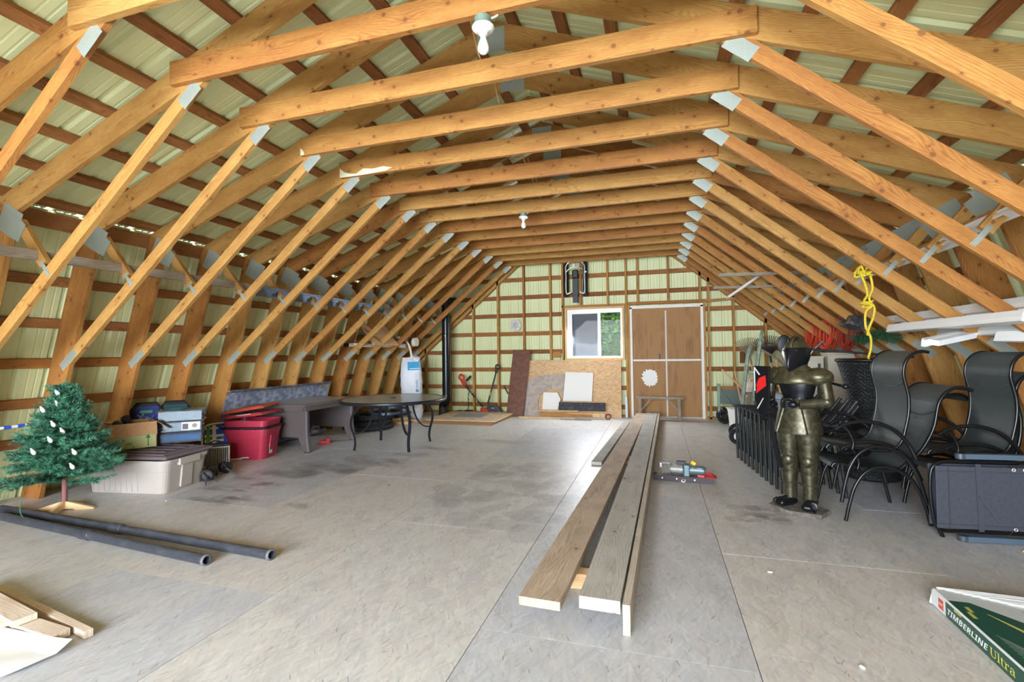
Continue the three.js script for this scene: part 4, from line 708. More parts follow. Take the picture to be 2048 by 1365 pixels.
// bags by the left wall
for (const [l, y, h, lean] of [['lower white sack, mostly hidden behind the round table', 0, 0.36, 0], ['upper white and blue printed sack standing by the stove pipe', 0.365, 0.90, 0.03]]) {
  const t = thing('white_sack', l, 'sack', [-4.86, y, -8.95], 0.28, 'white sacks'); t.rotation.z = lean;
  const W = 0.43, D = 0.24, pos = [], idx = [], n = 28, m = 14;
  for (let j = 0; j <= m; j++) for (let i = 0; i < n; i++) { const s = j / m, a = i / n * 2 * PI, k = 0.86 + 0.14 * Math.sin(PI * Math.min(1, s * 1.1)), flat = Math.max(0.14, 1 - Math.max(0, s - 0.75) * 3.2), c = Math.cos(a), z = Math.sin(a), e = 2 / 4.5; pos.push(Math.sign(c) * Math.abs(c) ** e * W / 2 * k * (s > 0.93 ? 0.92 : 1) + 0.006 * Math.sin(j * 2 + i), s * h, Math.sign(z) * Math.abs(z) ** e * D / 2 * k * flat + 0.006 * Math.sin(i * 3 + j)); }
  for (let j = 0; j < m; j++) for (let i = 0; i < n; i++) { const a = j * n + i, b = j * n + (i + 1) % n; idx.push(a, b + n, b, a, a + n, b + n); }
  for (let i = 1; i < n - 1; i++) idx.push(0, i, i + 1, m * n, m * n + i + 1, m * n + i);
  const g = new THREE.BufferGeometry(); g.setAttribute('position', new THREE.Float32BufferAttribute(pos, 3)); g.setIndex(idx); g.computeVertexNormals(); g.setAttribute('uv', new THREE.Float32BufferAttribute(new Float32Array(pos.length / 3 * 2), 2));
  mesh('sack', g, col(0xdde3ea, 0.4), t);
  if (h > 0.5) {
    printed(t, 'blue_label', 0.24, 0.17, 128, (c, w, h2) => { c.fillStyle = '#1f9fd6'; c.fillRect(0, 0, w, h2); c.fillStyle = '#e8f2f6'; c.fillRect(20, 70, 108, 8); }, [0.08, 0.72, 0.122]);
    printed(t, 'side_lettering', 0.09, 0.42, 64, (c, w, h2) => { c.fillStyle = '#dde3ea'; c.fillRect(0, 0, w, h2); c.save(); c.translate(48, 236); c.rotate(-PI / 2); c.fillStyle = '#5f7fa6'; c.font = 'bold 46px sans-serif'; c.fillText('SAVEL', 0, 0); c.restore(); c.fillStyle = '#1d5f96'; c.beginPath(); c.arc(32, 268, 22, 0, 7); c.fill(); c.fillStyle = '#bfe0f0'; c.beginPath(); c.arc(32, 268, 9, 0, 7); c.fill(); }, [0.14, 0.38, 0.124]);
    mesh('crumpled_top', [rbox(0.2, 0.03, 0.14, 0.012, 0.1, h + 0.0, 0.03, 0.3, 0.2, -0.3), rbox(0.12, 0.05, 0.03, 0.012, 0.13, h - 0.06, 0.11, 0.2, 0, -0.4)], col(0xe8eaee, 0.5), t);
  }
}
// stove pipe
{
  const t = thing('stove_pipe', 'tall glossy black stove pipe in the far left corner', 'stove pipe', [-4.36, 0, -9.55], 0), m = col(0x1b2228, 0.25, { metalness: 0.3 });
  mesh('pipe', [cyl(0.088, 0.088, 1.95, 28, 0, 1.42, 0), ...[0.55, 1.15, 1.75].map((y) => torus(0.089, 0.004, 28, 6, 0, y, 0, PI / 2))], m, t);
  mesh('elbow', [new THREE.TubeGeometry(curve([[0, 0.46, 0], [0, 0.36, 0], [-0.05, 0.27, -0.03], [-0.11, 0.2, -0.06], [-0.11, 0.12, -0.06]]), 24, 0.09, 20)], m, t);
  mesh('lower_pipe', cyl(0.092, 0.1, 0.19, 24, -0.11, 0.095, -0.06), col(0x2a1f1a, 0.6), t);
  mesh('top_joint', [cyl(0.10, 0.10, 0.12, 24, 0, 2.42, 0), cyl(0.085, 0.085, 0.26, 20, 0.1, 2.46, 0, 0, 0, PI / 2)], M.black, t);
  mesh('white_tag', rbox(0.022, 0.028, 0.004, 0.001, 0.02, 1.72, 0.088), M.white, t);
}
// trimmer and edger
{
  const t = thing('string_trimmer', 'electric garden trimmer with a red handle leaning left at the far wall', 'trimmer', [-3.62, 0, -9.86], 0), r = col(0xc8321f, 0.4);
  mesh('shaft', [bar([-0.50, 0.68, -0.04], [-0.02, 0.16, 0.02], 0.016)], M.black, t); mesh('silver_sleeve', [bar([-0.36, 0.53, -0.025], [-0.28, 0.44, -0.015], 0.019), bar([-0.14, 0.29, 0.005], [-0.2, 0.355, -0.003], 0.018)], M.steelGrey, t);
  mesh('handle', [tube([[-0.46, 0.66, -0.04], [-0.53, 0.72, -0.05], [-0.60, 0.80, -0.06], [-0.56, 0.86, -0.06], [-0.49, 0.83, -0.05], [-0.48, 0.75, -0.04], [-0.47, 0.66, -0.04]], 0.022, 40, 8, false), rbox(0.07, 0.14, 0.05, 0.02, -0.48, 0.67, -0.04, 0, 0, 0.75)], r, t);
  mesh('grip', [rbox(0.05, 0.16, 0.04, 0.018, -0.36, 0.78, -0.03, 0, 0, -0.8)], M.black, t);
  mesh('head', [cyl(0.06, 0.07, 0.09, 20, 0.0, 0.1, 0.03), cyl(0.05, 0.03, 0.05, 20, 0.0, 0.035, 0.03)], r, t);
  mesh('cord', tube([[-0.34, 0.7, -0.02], [-0.36, 0.4, 0], [-0.34, 0.2, 0.02], [-0.4, 0.06, 0.03], [-0.34, 0.1, 0.05], [-0.36, 0.32, 0.02], [-0.3, 0.6, 0]], 0.006, 60, 5), M.black, t);
}
{
  const t = thing('lawn_edger', 'black lawn edger with a grey guard standing upright against the far wall', 'edger', [-3.42, 0, -9.84], 0);
  mesh('shaft', [bar([0.10, 0.98, -0.05], [-0.10, 0.22, 0.02], 0.018)], M.black, t); mesh('orange_band', bar([-0.03, 0.48, -0.004], [-0.045, 0.42, 0.002], 0.0195), col(0xc9822a, 0.5), t);
  mesh('top_grip', [torus(0.045, 0.018, 18, 8, 0.115, 1.03, -0.055), rbox(0.05, 0.12, 0.05, 0.02, 0.09, 0.95, -0.045, 0, 0, -0.25)], M.black, t);
  mesh('guard', [prism([[-0.12, 0.02], [-0.13, 0.14], [-0.06, 0.22], [0.1, 0.2], [0.17, 0.13], [0.24, 0.03], [0.2, 0.02], [0.14, 0.08], [0.06, 0.05], [0.0, 0.02]], 0.13, 0.02)], col(0x3c4047, 0.45), t);
  mesh('red_wheel', [cyl(0.075, 0.075, 0.05, 24, -0.14, 0.076, 0.06, PI / 2)], col(0xb83a22, 0.5), t);
  printed(t, 'label', 0.09, 0.022, 96, (c, w, h) => { c.fillStyle = '#3c4047'; c.fillRect(0, 0, w, h); c.fillStyle = '#e8e8e8'; c.fillRect(6, 6, w - 12, h - 12); }, [0.04, 0.15, 0.067]);
}
one('black_bag', [rbox(0.42, 0.05, 0.14, 0.02, 0, 0.025, 0), rbox(0.2, 0.08, 0.12, 0.03, 0.1, 0.04, 0), rbox(0.12, 0.07, 0.12, 0.03, -0.12, 0.035, 0)], M.black, 'flat black tool pouch lying at the foot of the far wall', 'pouch', [-4.1, 0.0, -9.92]);
one('black_strap', rbox(0.025, 0.2, 0.012, 0.005), M.black, 'short black strap hanging on the far wall beside the brown board', 'strap', [-3.17, 0.52, -10.045], [0, 0, 0.5]);
// round fan cap on the wall
{
  const t = thing('round_vent_cap', 'round pale metal disc mounted on the far wall girts', 'vent cap', [-2.94, 1.93, -10.085]);
  mesh('disc', [lathe([[0, 0.03], [0.03, 0.03], [0.05, 0.012], [0.1, 0.016], [0.125, 0.008], [0.128, 0], [0, 0]], 32, 0, 0, 0, PI / 2)], col(0xd2d0c8, 0.45), t);
  mesh('hub', [torus(0.05, 0.006, 24, 8, 0, 0, 0.016), cyl(0.02, 0.02, 0.04, 16, 0, 0, 0.02, PI / 2)], M.steelGrey, t);
  mesh('fan_slot', [0, 1, 2, 3, 4, 5].map((i) => box(0.006, 0.04, 0.004, Math.sin(i * 1.05) * 0.085, Math.cos(i * 1.05) * 0.085, 0.015, 0, 0, -i * 1.05)), M.charcoal, t);
}
// ---------------------------------------------------------------- sheets and offcuts leaning at the far wall
const osbTex = (seed, tone) => canvasTex(512, 512, (c, w, h) => {
  SEED = seed; const [r, g, b] = tone; c.fillStyle = `rgb(${tone})`; c.fillRect(0, 0, w, h);
  for (let i = 0; i < 2600; i++) { const k = rr(-44, 26) | 0; c.save(); c.translate(rnd() * w, rnd() * h); c.rotate(rr(-0.9, 0.9)); c.globalAlpha = 0.5; c.fillStyle = `rgb(${r + k},${g + k},${b + k})`; c.fillRect(0, 0, rr(14, 46), rr(2, 7)); c.restore(); }
  for (let i = 0; i < 160; i++) { c.save(); c.translate(rnd() * w, rnd() * h); c.rotate(rr(-0.9, 0.9)); c.globalAlpha = 0.5; c.fillStyle = 'rgb(120,84,50)'; c.fillRect(0, 0, rr(8, 26), 2); c.restore(); }
}, { size: [1.2, 1.2] });
M.osb = S({ map: osbTex(71, [214, 178, 134]), roughness: 0.8 });
const leanAt = (o, x, z, lean, ry = 0) => { o.position.set(x, 0, z); o.rotation.order = 'YXZ'; o.rotation.y = ry; o.rotation.x = -lean; return o; };
leanAt(one('strand_board', [box(2.06, 1.17, 0.011, 0, 0.587, 0)], M.osb, 'large tan strand board sheet leaning under the window', 'strand board'), -1.72, -9.80, 0.13);
leanAt(one('green_edged_sheet', [box(1.5, 1.175, 0.008, 0, 0.588, 0)], col(0x5fb893, 0.6), 'sheet with a green edge showing behind the strand board', 'sheet'), -2.0, -9.832, 0.13);
leanAt(one('brown_board', [rbox(0.37, 1.40, 0.025, 0.004, 0, 0.7, 0)], S({ map: noisy(711, [104, 62, 40], 22, 0.5), roughness: 0.55 }), 'tall dark brown board leaning left of the strand board', 'board'), -2.86, -9.64, 0.14).rotation.z = -0.085;
{ // grey plywood piece with a round cut-out
  const s = new THREE.Shape([[-0.43, 0], [-0.36, 0.68], [-0.30, 0.75], [-0.2, 0.81], [0.05, 0.865], [0.46, 0.885], [0.41, 0.30], [0.4, 0.0]].map(([x, y]) => new THREE.Vector2(x, y)));
  const h = new THREE.Path(); h.absarc(0.2, 0.27, 0.30, 0, 2 * PI); s.holes.push(h);
  const g = new THREE.ExtrudeGeometry(s, { depth: 0.018, bevelEnabled: false, curveSegments: 24 });
  leanAt(one('grey_plywood_offcut', g, S({ map: noisy(721, [176, 164, 154], 26, 0.5), roughness: 0.85 }), 'grey plywood offcut with a round cut-out leaning on the strand board', 'plywood'), -2.29, -9.765, 0.13);
}
leanAt(one('white_board', prism([[-0.16, 0], [0.16, 0], [0.22, 0.22], [0.15, 0.35], [-0.14, 0.35]], 0.012), M.white, 'small white board with a clipped corner inside the round cut-out', 'board'), -2.12, -9.70, 0.14).position.y = 0.155;
leanAt(one('white_board', prism([[-0.30, 0], [0.285, 0], [0.315, 0.575], [-0.25, 0.59]], 0.012), M.white, 'larger white board leaning upright on the strand board', 'board'), -1.55, -9.72, 0.13).position.y = 0.335;
leanAt(one('black_board', [box(0.93, 0.17, 0.02, 0, 0.085, 0), box(0.8, 0.02, 0.022, 0.02, 0.02, 0.002)], S({ map: noisy(731, [52, 54, 60], 40, 0.4), roughness: 0.7 }), 'black painted board with a chipped white edge below the white panel', 'board'), -1.45, -9.60, 0.18).position.y = 0.15;
[['upper pale stick across the foot of the strand board', [-2.42, 0.145, -9.55], [-1.52, 0.150, -9.58], 0.03, 0.02], ['thick reddish stick below the black board', [-2.3, 0.09, -9.52], [-1.24, 0.07, -9.5], 0.05, 0.05], ['wide pale offcut under the right end of the black board', [-1.75, 0.085, -9.56], [-0.99, 0.08, -9.58], 0.06, 0.07], ['low pale stick on the floor at the left of the offcuts', [-2.72, 0.017, -9.46], [-1.57, 0.017, -9.44], 0.04, 0.03], ['short grey stick on the floor in front of the offcuts', [-1.84, 0.012, -9.38], [-1.24, 0.012, -9.36], 0.04, 0.022]].forEach(([l, a, b, w, t], i) => tag(mesh('wood_offcut', board(a, b, w, t), [M.paleWood, M.wood[0], M.paleWood, M.paleWood, M.greyWood][i]), l, 'wood offcut', 'offcuts before the strand board'));
one('red_strap', torus(0.05, 0.012, 18, 6), col(0x6a2024, 0.6), 'coiled dark red strap on the floor at the corner of the strand board', 'strap', [-0.93, 0.055, -9.56], [0.15, 0.4, 0]);
one('white_foam_strip', rbox(0.05, 0.42, 0.03, 0.01), col(0xd8dee0, 0.6), 'white foam strip standing between the strand board and the doors', 'foam strip', [-0.60, 0.21, -9.93], [-0.05, 0, 0.03]);
one('small_wood_block', box(0.17, 0.13, 0.02), M.wood[1], 'small square wood block on the wall left of the window', 'wood block', [-2.03, 1.28, -10.075]);

// folded black recliner hung on the gable
{
  const t = thing('folded_recliner', 'folded black recliner with bent silver tubes hung high on the far wall', 'recliner', [-1.585, 0, -9.93]);
  for (const s of [-1, 1]) {
    mesh('side_pad', [new THREE.CapsuleGeometry(0.052, 0.62, 6, 16).translate(s * 0.2, 2.84, -0.02)], M.black, t);
    mesh('tube', tube([[s * 0.06, 3.2, 0.05], [s * 0.11, 3.2, 0.05], [s * 0.185, 3.13, 0.05], [s * 0.19, 2.9, 0.05], [s * 0.19, 2.58, 0.05], [s * 0.17, 2.54, 0.05], [s * 0.09, 2.57, 0.05]], 0.014, 60, 8), M.chrome, t);
    mesh('knob', sph(0.014, 1, 1, 1, s * 0.11, 2.58, 0.05), M.chrome, t);
  }
  mesh('cross_tube', tube([[-0.2, 2.98, 0.06], [-0.13, 3.05, 0.06], [-0.04, 3.085, 0.06], [0.05, 3.085, 0.06], [0.16, 3.03, 0.06]], 0.010, 30, 8), M.chrome, t);
  mesh('head_pad', rbox(0.13, 0.18, 0.07, 0.03, 0, 2.95, 0.03), M.black, t); mesh('seat_panel', rbox(0.12, 0.36, 0.05, 0.015, 0, 2.68, 0.03), col(0x43474b, 0.6), t); mesh('foot_panel', rbox(0.11, 0.17, 0.05, 0.012, 0, 2.43, 0.03), M.black, t);
  mesh('tag', box(0.085, 0.012, 0.01, 0, 2.343, 0.05), M.white, t); mesh('hook', [bar([0, 3.05, 0], [0, 3.26, -0.02], 0.008), rbox(0.03, 0.03, 0.02, 0.005, 0.22, 2.98, 0.05)], M.chrome, t);
}
// bench in front of the doors
{
  const t = thing('wooden_bench', 'narrow grey wooden bench with diagonal braces before the plywood doors', 'bench', [0.03, 0, -9.72]);
  mesh('top', board([-0.44, 0.425, 0], [0.44, 0.425, 0], 0.17, 0.035), M.greyWood, t);
  for (const s of [-1, 1]) for (const q of [-1, 1]) mesh('leg', board([s * 0.36, 0, q * 0.06], [s * 0.36, 0.408, q * 0.06], 0.04, 0.055, [1, 0, 0]), M.greyWood, t);
  for (const s of [-1, 1]) mesh('brace', board([s * 0.34, 0.18, 0.03], [s * 0.16, 0.40, 0.03], 0.025, 0.03, [0, 0, 1]), M.greyWood, t);
}

// ---------------------------------------------------------------- folded wicker chairs standing side by side in a row
const ropeBump = canvasTex(64, 64, (c, w, h) => { c.fillStyle = '#000'; c.fillRect(0, 0, w, h); for (let i = -1; i < 5; i++) { c.fillStyle = '#fff'; c.beginPath(); c.moveTo(4, i * 16 + 2); c.lineTo(31, i * 16 + 10); c.lineTo(31, i * 16 + 16); c.lineTo(4, i * 16 + 8); c.fill(); c.beginPath(); c.moveTo(33, i * 16 + 10); c.lineTo(60, i * 16 + 2); c.lineTo(60, i * 16 + 8); c.lineTo(33, i * 16 + 16); c.fill(); } }, { size: [0.028, 0.04], srgb: false });
M.rope = S({ color: 0x262b2d, bumpMap: ropeBump, bumpScale: 0.004, roughness: 0.34 });
function wickerChair() {
  const t = thing('folded_wicker_chair', 'folded black wicker patio chair', 'chair', [0, 0, 0], 0, 'folded wicker chairs in a row');
  const r = 0.0155;
  mesh('front_leg', [bar([0, 0, 0], [-0.01, 0.63, 0], r, r, 10), bar([0.03, 0.11, -0.035], [0.035, 0.60, -0.035], r, r, 10)], M.rope, t);
  mesh('arm', [bar([-0.02, 0.64, 0], [0.46, 0.635, 0], r, r, 10), sph(r, 1, 1, 1, -0.01, 0.637, 0)], M.rope, t);
  mesh('seat', [rbox(0.46, 0.05, 0.055, 0.015, 0.27, 0.585, -0.02), rbox(0.42, 0.035, 0.05, 0.012, 0.27, 0.52, -0.015)], M.wickerBlack, t);
  mesh('backrest', [bar([0.36, 0.52, 0], [0.60, 0.86, 0], r, r, 10), bar([0.40, 0.50, -0.045], [0.62, 0.81, -0.045], r, r, 10), bar([0.44, 0.56, -0.02], [0.61, 0.80, -0.02], 0.006)], M.rope, t);
  mesh('rear_leg', [bar([0.42, 0.63, 0], [0.47, 0.30, 0], r, r, 10), bar([0.47, 0.30, 0], [0.50, 0.0, 0], r, r, 10), bar([0.38, 0.5, -0.04], [0.44, 0.13, -0.04], r, r, 10)], M.rope, t);
  return t;
}
{
  const nth = ['nearest the camera', 'second from the camera', 'third from the camera', 'fourth from the camera', 'fifth from the camera', 'sixth from the camera', 'seventh from the camera', 'eighth from the camera', 'ninth from the camera', 'tenth from the camera', 'farthest from the camera'];
  const proto = wickerChair();
  for (let i = 0; i < 11; i++) {
    const c = i ? proto.clone() : proto; if (i) { c.name = numbered('folded_wicker_chair'); scene.add(c); }
    c.userData = { ...proto.userData, label: `folded black wicker chair in the row by the armour, ${nth[i]}` };
    c.position.set(1.085 - i * 0.015, 0, -4.97 - i * 0.152); c.rotation.y = -0.04;
  }
}

// ---------------------------------------------------------------- suit of armour
{
  const t = thing('suit_of_armour', 'small standing suit of armour with a red and black shield on a grey base', 'statue', [1.11, 0, -4.5], -0.62);
  const bronze = S({ map: noisy(811, [78, 75, 58], 34, 0.25), roughness: 0.38, metalness: 0.6 }), dark = col(0x24262a, 0.28, { metalness: 0.6 }), olive = S({ map: noisy(813, [88, 84, 62], 30, 0.3), roughness: 0.36, metalness: 0.55 });
  const ell = (pts, sx, sz, ...p) => place(lathe(pts, 28).scale(sx, 1, sz), ...p);
  mesh('base', [prism([[-0.2, -0.13], [0.0, -0.2], [0.2, -0.13], [0.2, 0.06], [0.02, 0.14], [-0.2, 0.08]], 0.035, 0.006).rotateX(-PI / 2).translate(0, 0.018, 0)], S({ map: noisy(812, [112, 104, 96], 50, 0.3), roughness: 0.85 }), t);
  for (const [s, m] of [[-1, bronze], [1, bronze]]) {
    const x = s * 0.075;
    mesh('leg_armour', [ell([[0.052, 0.10], [0.05, 0.2], [0.062, 0.3], [0.058, 0.36], [0.07, 0.40], [0.066, 0.46], [0.078, 0.52], [0.088, 0.66], [0.09, 0.74]], 1, 1.05, x, 0, 0), ...[0.22, 0.32, 0.5, 0.56, 0.62].map((y) => torus(0.066 + (y - 0.2) * 0.05, 0.004, 24, 6, x, y, 0, PI / 2))], m, t);
    mesh('knee_cop', [sph(0.05, 1, 1.1, 0.75, x, 0.415, 0.045)], m, t);
    mesh('boot', [rbox(0.085, 0.06, 0.2, 0.03, x * 1.1, 0.068, 0.06, 0, s * 0.25, 0), sph(0.055, 0.85, 0.8, 1.2, x * 1.1, 0.09, 0.0), ...[0, 1, 2, 3].map((i) => torus(0.04, 0.006, 16, 6, x * 1.1 + s * 0.012 * i, 0.062, 0.03 + i * 0.032))], dark, t);
  }
  mesh('spur', [cyl(0.028, 0.028, 0.012, 20, 0.14, 0.085, 0.1, PI / 2, 0, 0.2), torus(0.02, 0.004, 18, 6, 0.14, 0.085, 0.107)], M.steelGrey, t);
  mesh('skirt', [ell([[0.185, 0.635], [0.19, 0.65], [0.165, 0.78], [0.135, 0.9], [0.125, 0.92]], 0.95, 0.72, 0, 0, 0), ...[-0.09, 0.09].map((x) => beam([x * 1.3, 0.645, 0.125], [x * 0.6, 0.9, 0.095], 0.008, 0.01)), torus(0.175, 0.006, 36, 6, 0, 0.66, 0, PI / 2, 0, 0).scale(0.97, 1, 0.74)], bronze, t);
  mesh('breastplate', [ell([[0.115, 0.9], [0.105, 0.93], [0.12, 0.98], [0.14, 1.06], [0.12, 1.13], [0.06, 1.18]], 1.05, 0.74, 0, 0, 0)], dark, t);
  mesh('gorget', [ell([[0.165, 1.045], [0.178, 1.06], [0.17, 1.10], [0.13, 1.155], [0.085, 1.19], [0.06, 1.21]], 1.0, 0.86, 0, 0, 0.015)], olive, t);
  for (const s of [-1, 1]) {
    mesh('pauldron', [sph(0.105, 1.05, 0.72, 1.0, s * 0.155, 1.10, 0), torus(0.098, 0.006, 28, 6, s * 0.165, 1.075, 0, PI / 2)], olive, t);
    mesh('upper_arm', [bar([s * 0.20, 1.08, 0], [s * 0.225, 0.91, 0.02], 0.045, 0.05, 16)], bronze, t);
    mesh('elbow_cop', sph(0.05, 1, 1, 1, s * 0.225, 0.905, 0.025), bronze, t);
  }
  mesh('forearm', [bar([0.22, 0.9, 0.03], [0.07, 0.885, 0.16], 0.045, 0.034, 16), torus(0.038, 0.006, 20, 6, 0.09, 0.887, 0.145, 0, 0.85, 0)], bronze, t);
  mesh('forearm', [bar([-0.22, 0.9, 0.03], [-0.14, 0.88, 0.15], 0.044, 0.034, 16)], bronze, t);
  { const g = [sph(0.035, 1.2, 0.9, 0.9, 0.035, 0.885, 0.19)]; for (let f = 0; f < 4; f++) g.push(tube([[0.03, 0.905 - f * 0.016, 0.2], [-0.01, 0.906 - f * 0.016, 0.215], [-0.035, 0.903 - f * 0.015, 0.19 + f * 0.002]], 0.009 - f * 0.0006, 10, 7)); g.push(tube([[0.05, 0.905, 0.185], [0.03, 0.93, 0.2], [0.0, 0.93, 0.205]], 0.009, 8, 7)); mesh('gauntlet', g, dark, t); }
  { const g = [sph(0.035, 1.0, 0.9, 0.9, -0.12, 0.875, 0.17)]; for (let f = 0; f < 4; f++) g.push(tube([[-0.11, 0.9 - f * 0.016, 0.18], [-0.09, 0.9 - f * 0.016, 0.2], [-0.1, 0.897 - f * 0.015, 0.215]], 0.009 - f * 0.0006, 10, 7)); g.push(tube([[-0.12, 0.905, 0.17], [-0.1, 0.922, 0.19]], 0.009, 6, 7)); mesh('gauntlet', g, dark, t); }
  // helmet with raised beak visor and crest
  mesh('helmet', [sph(0.105, 0.92, 1.18, 1.12, 0, 1.295, -0.01), ell([[0.075, 1.17], [0.08, 1.2], [0.09, 1.25]], 0.95, 1.05, 0, 0, 0)], olive, t);
  mesh('crest', [tube([[0, 1.33, 0.1], [0, 1.40, 0.075], [0, 1.43, 0.0], [0, 1.39, -0.09], [0, 1.3, -0.12]], 0.014, 24, 8), tube([[-0.03, 1.4, 0.05], [-0.04, 1.41, -0.01], [-0.035, 1.37, -0.07]], 0.012, 14, 7), tube([[0.03, 1.4, 0.05], [0.04, 1.41, -0.01], [0.035, 1.37, -0.07]], 0.012, 14, 7)], olive, t);
  const vis = (() => { const g = new THREE.SphereGeometry(0.108, 32, 16, -0.25, PI + 0.5, 0.36 * PI, 0.45 * PI), p = g.attributes.position; for (let i = 0; i < p.count; i++) { const z = p.getZ(i); { const low = clamp((0.03 - p.getY(i)) / 0.1), nose = Math.max(0, 1 - Math.abs(p.getX(i)) / 0.08); if (z > 0) { p.setZ(i, z + (0.025 + 0.05 * low) * nose); p.setY(i, p.getY(i) - 0.035 * low * nose); } } } g.computeVertexNormals(); return g.scale(0.95, 1.15, 1.05).translate(0, 1.285, 0.008); })();
  mesh('visor', [vis, cyl(0.02, 0.02, 0.21, 16, 0, 1.31, 0, 0, 0, PI / 2)], dark, t);
  mesh('eye_slot', [box(0.11, 0.012, 0.01, 0, 1.315, 0.115)], M.black, t);
  // shield and scabbard
  const sh = mesh('shield', [place(prism([[-0.085, 0.21], [0.085, 0.21], [0.085, -0.05], [0.055, -0.16], [0, -0.24], [-0.055, -0.16], [-0.085, -0.05]], 0.018, 0.005), -0.17, 0.98, 0.245, 0, -0.45, 0)], dark, t);
  const emb = (name, pts, m) => mesh(name, place(prism(pts, 0.004), -0.1745, 0.98, 0.2555, 0, -0.45, 0), m, sh);
  emb('red_emblem', [[-0.02, 0.11], [0.05, 0.135], [0.055, 0.05], [-0.06, -0.02], [-0.045, 0.03], [-0.055, 0.05]], col(0xd2201f, 0.45));
  emb('white_edge', [[-0.078, 0.2], [-0.07, 0.2], [-0.01, 0.14], [-0.02, 0.135], [-0.07, 0.185], [-0.07, 0.0], [-0.078, 0.0]], col(0xdadada, 0.4));
  emb('white_edge', [[-0.05, -0.14], [0.02, -0.05], [0.024, -0.054], [-0.046, -0.147]], col(0xdadada, 0.4));
  mesh('sword', [beam([-0.15, 0.80, 0.2], [-0.08, 0.36, 0.16], 0.035, 0.014, [0, 0, 1]), bar([0.32, 1.03, -0.04], [0.16, 1.06, -0.12], 0.011), sph(0.02, 1.3, 1, 1, 0.33, 1.03, -0.04)], dark, t);
}

// ---------------------------------------------------------------- sling patio chairs
const slingBump = canvasTex(128, 128, (c, w, h) => { c.fillStyle = '#000'; c.fillRect(0, 0, w, h); for (let j = 0; j < 16; j++) for (let i = 0; i < 16; i++) { c.fillStyle = '#fff'; c.fillRect(i * 8 + 1, j * 8 + ((i % 2) * 4), 6, 6); } }, { size: [0.06, 0.06], srgb: false });
M.sling = S({ color: 0x3c4543, bumpMap: slingBump, bumpScale: 0.002, roughness: 0.36 });
M.frame = col(0x1a1c1d, 0.28, { metalness: 0.3 });
// faces -x; profile in the xy plane: seat front -> seat back -> up the back -> headrest curling backwards
const slingProfile = [[-0.27, 0.40], [-0.25, 0.43], [-0.1, 0.41], [0.1, 0.385], [0.18, 0.395], [0.235, 0.45], [0.27, 0.56], [0.295, 0.68], [0.30, 0.79], [0.285, 0.89], [0.275, 0.96], [0.285, 1.03], [0.31, 1.08], [0.35, 1.115], [0.40, 1.13], [0.445, 1.12]];
function slingChair(label, recline = 0) {
  const t = thing('sling_patio_chair', label, 'chair', [0, 0, 0], 0, 'sling patio chairs'), w = 0.24;
  const rc = Math.cos(recline), rs = Math.sin(recline), bend = ([x, y]) => { const k = clamp((y - 0.43) / 0.1) * (x > 0.1 ? 1 : 0), X = 0.2 + (x - 0.2) * rc + (y - 0.4) * rs, Y = 0.4 - (x - 0.2) * rs + (y - 0.4) * rc; return [x + (X - x) * k, y + (Y - y) * k]; };
  const P3 = (z) => slingProfile.map((p) => [...bend(p), z]);
  const c = curve(P3(0));
  mesh('sling', sweep(c, 0.47, 0.006, 60, [0, 0, 1]), M.sling, t);
  for (const s of [-1, 1]) {
    mesh('side_rail', new THREE.TubeGeometry(curve(P3(s * w)), 60, 0.0125, 8), M.frame, t);
    const a = s * (w + 0.045);
    mesh('leg', tube([[-0.20, 0, a], [-0.17, 0.14, a], [-0.13, 0.27, a], [-0.06, 0.375, a], [0.03, 0.42, a], [0.14, 0.41, a * 0.98], [0.24, 0.34, a * 0.97], [0.31, 0.2, a], [0.36, 0.0, a]], 0.0135, 50, 9), M.frame, t);
    mesh('armrest', tube([[-0.22, 0.55, a], [-0.16, 0.585, a], [-0.06, 0.61, a], [0.06, 0.60, a], [0.17, 0.55, a * 0.98], [0.26, 0.45, a * 0.95], [0.31, 0.33, a * 0.97]], 0.0145, 40, 9), M.frame, t);
    mesh('arm_strut', tube([[-0.16, 0.58, a], [-0.12, 0.52, a], [-0.10, 0.45, a], [-0.11, 0.40, a]], 0.009, 16, 7), M.frame, t);
  }
  mesh('cross_bar', [bar([-0.24, 0.41, -w], [-0.24, 0.41, w], 0.011), bar([0.2, 0.39, -0.28], [0.2, 0.39, 0.28], 0.011)], M.frame, t);
  mesh('pillow_seam', sweep([[0.285, 0.90, -w + 0.02], [0.289, 0.865, -0.1], [0.29, 0.855, 0], [0.289, 0.865, 0.1], [0.285, 0.90, w - 0.02]].map(([x, y, z]) => [bend([x - 0.005, y])[0], bend([x, y])[1], z]), 0.010, 0.012, 24, [0, 1, 0]), M.sling, t);
  return t;
}
const chairAt = (o, p, ry, tilt = 0, scale = 1) => { o.position.set(...p); o.rotation.order = 'YXZ'; o.rotation.y = ry; o.rotation.z = tilt; o.scale.setScalar(scale); return o; };
const chair0 = chairAt(slingChair('upper high-back sling chair of the stack beside the armour'), [1.51, 0.16, -4.55], 0.06, 0.02);
function chairCopy(label, p, ry, tilt, sc) { const c = chair0.clone(); c.name = numbered('sling_patio_chair'); c.userData = { ...chair0.userData, label }; scene.add(c); return chairAt(c, p, ry, tilt, sc); }
chairAt(slingChair('lower sling chair of the stack beside the armour, its back leaning further', 0.34), [1.55, 0.0, -4.60], 0.06);
chairCopy('upper high-back sling chair at the right edge of the photo', [2.19, 0.14, -4.60], 0.06, 0.03);
chairCopy('lower sling chair under the one at the right edge', [2.22, 0.0, -4.66], 0.06, 0);
chairAt(slingChair('sling chair mostly hidden behind the stack, only its arms showing', 0.75), [1.66, 0.10, -5.22], 0.06);

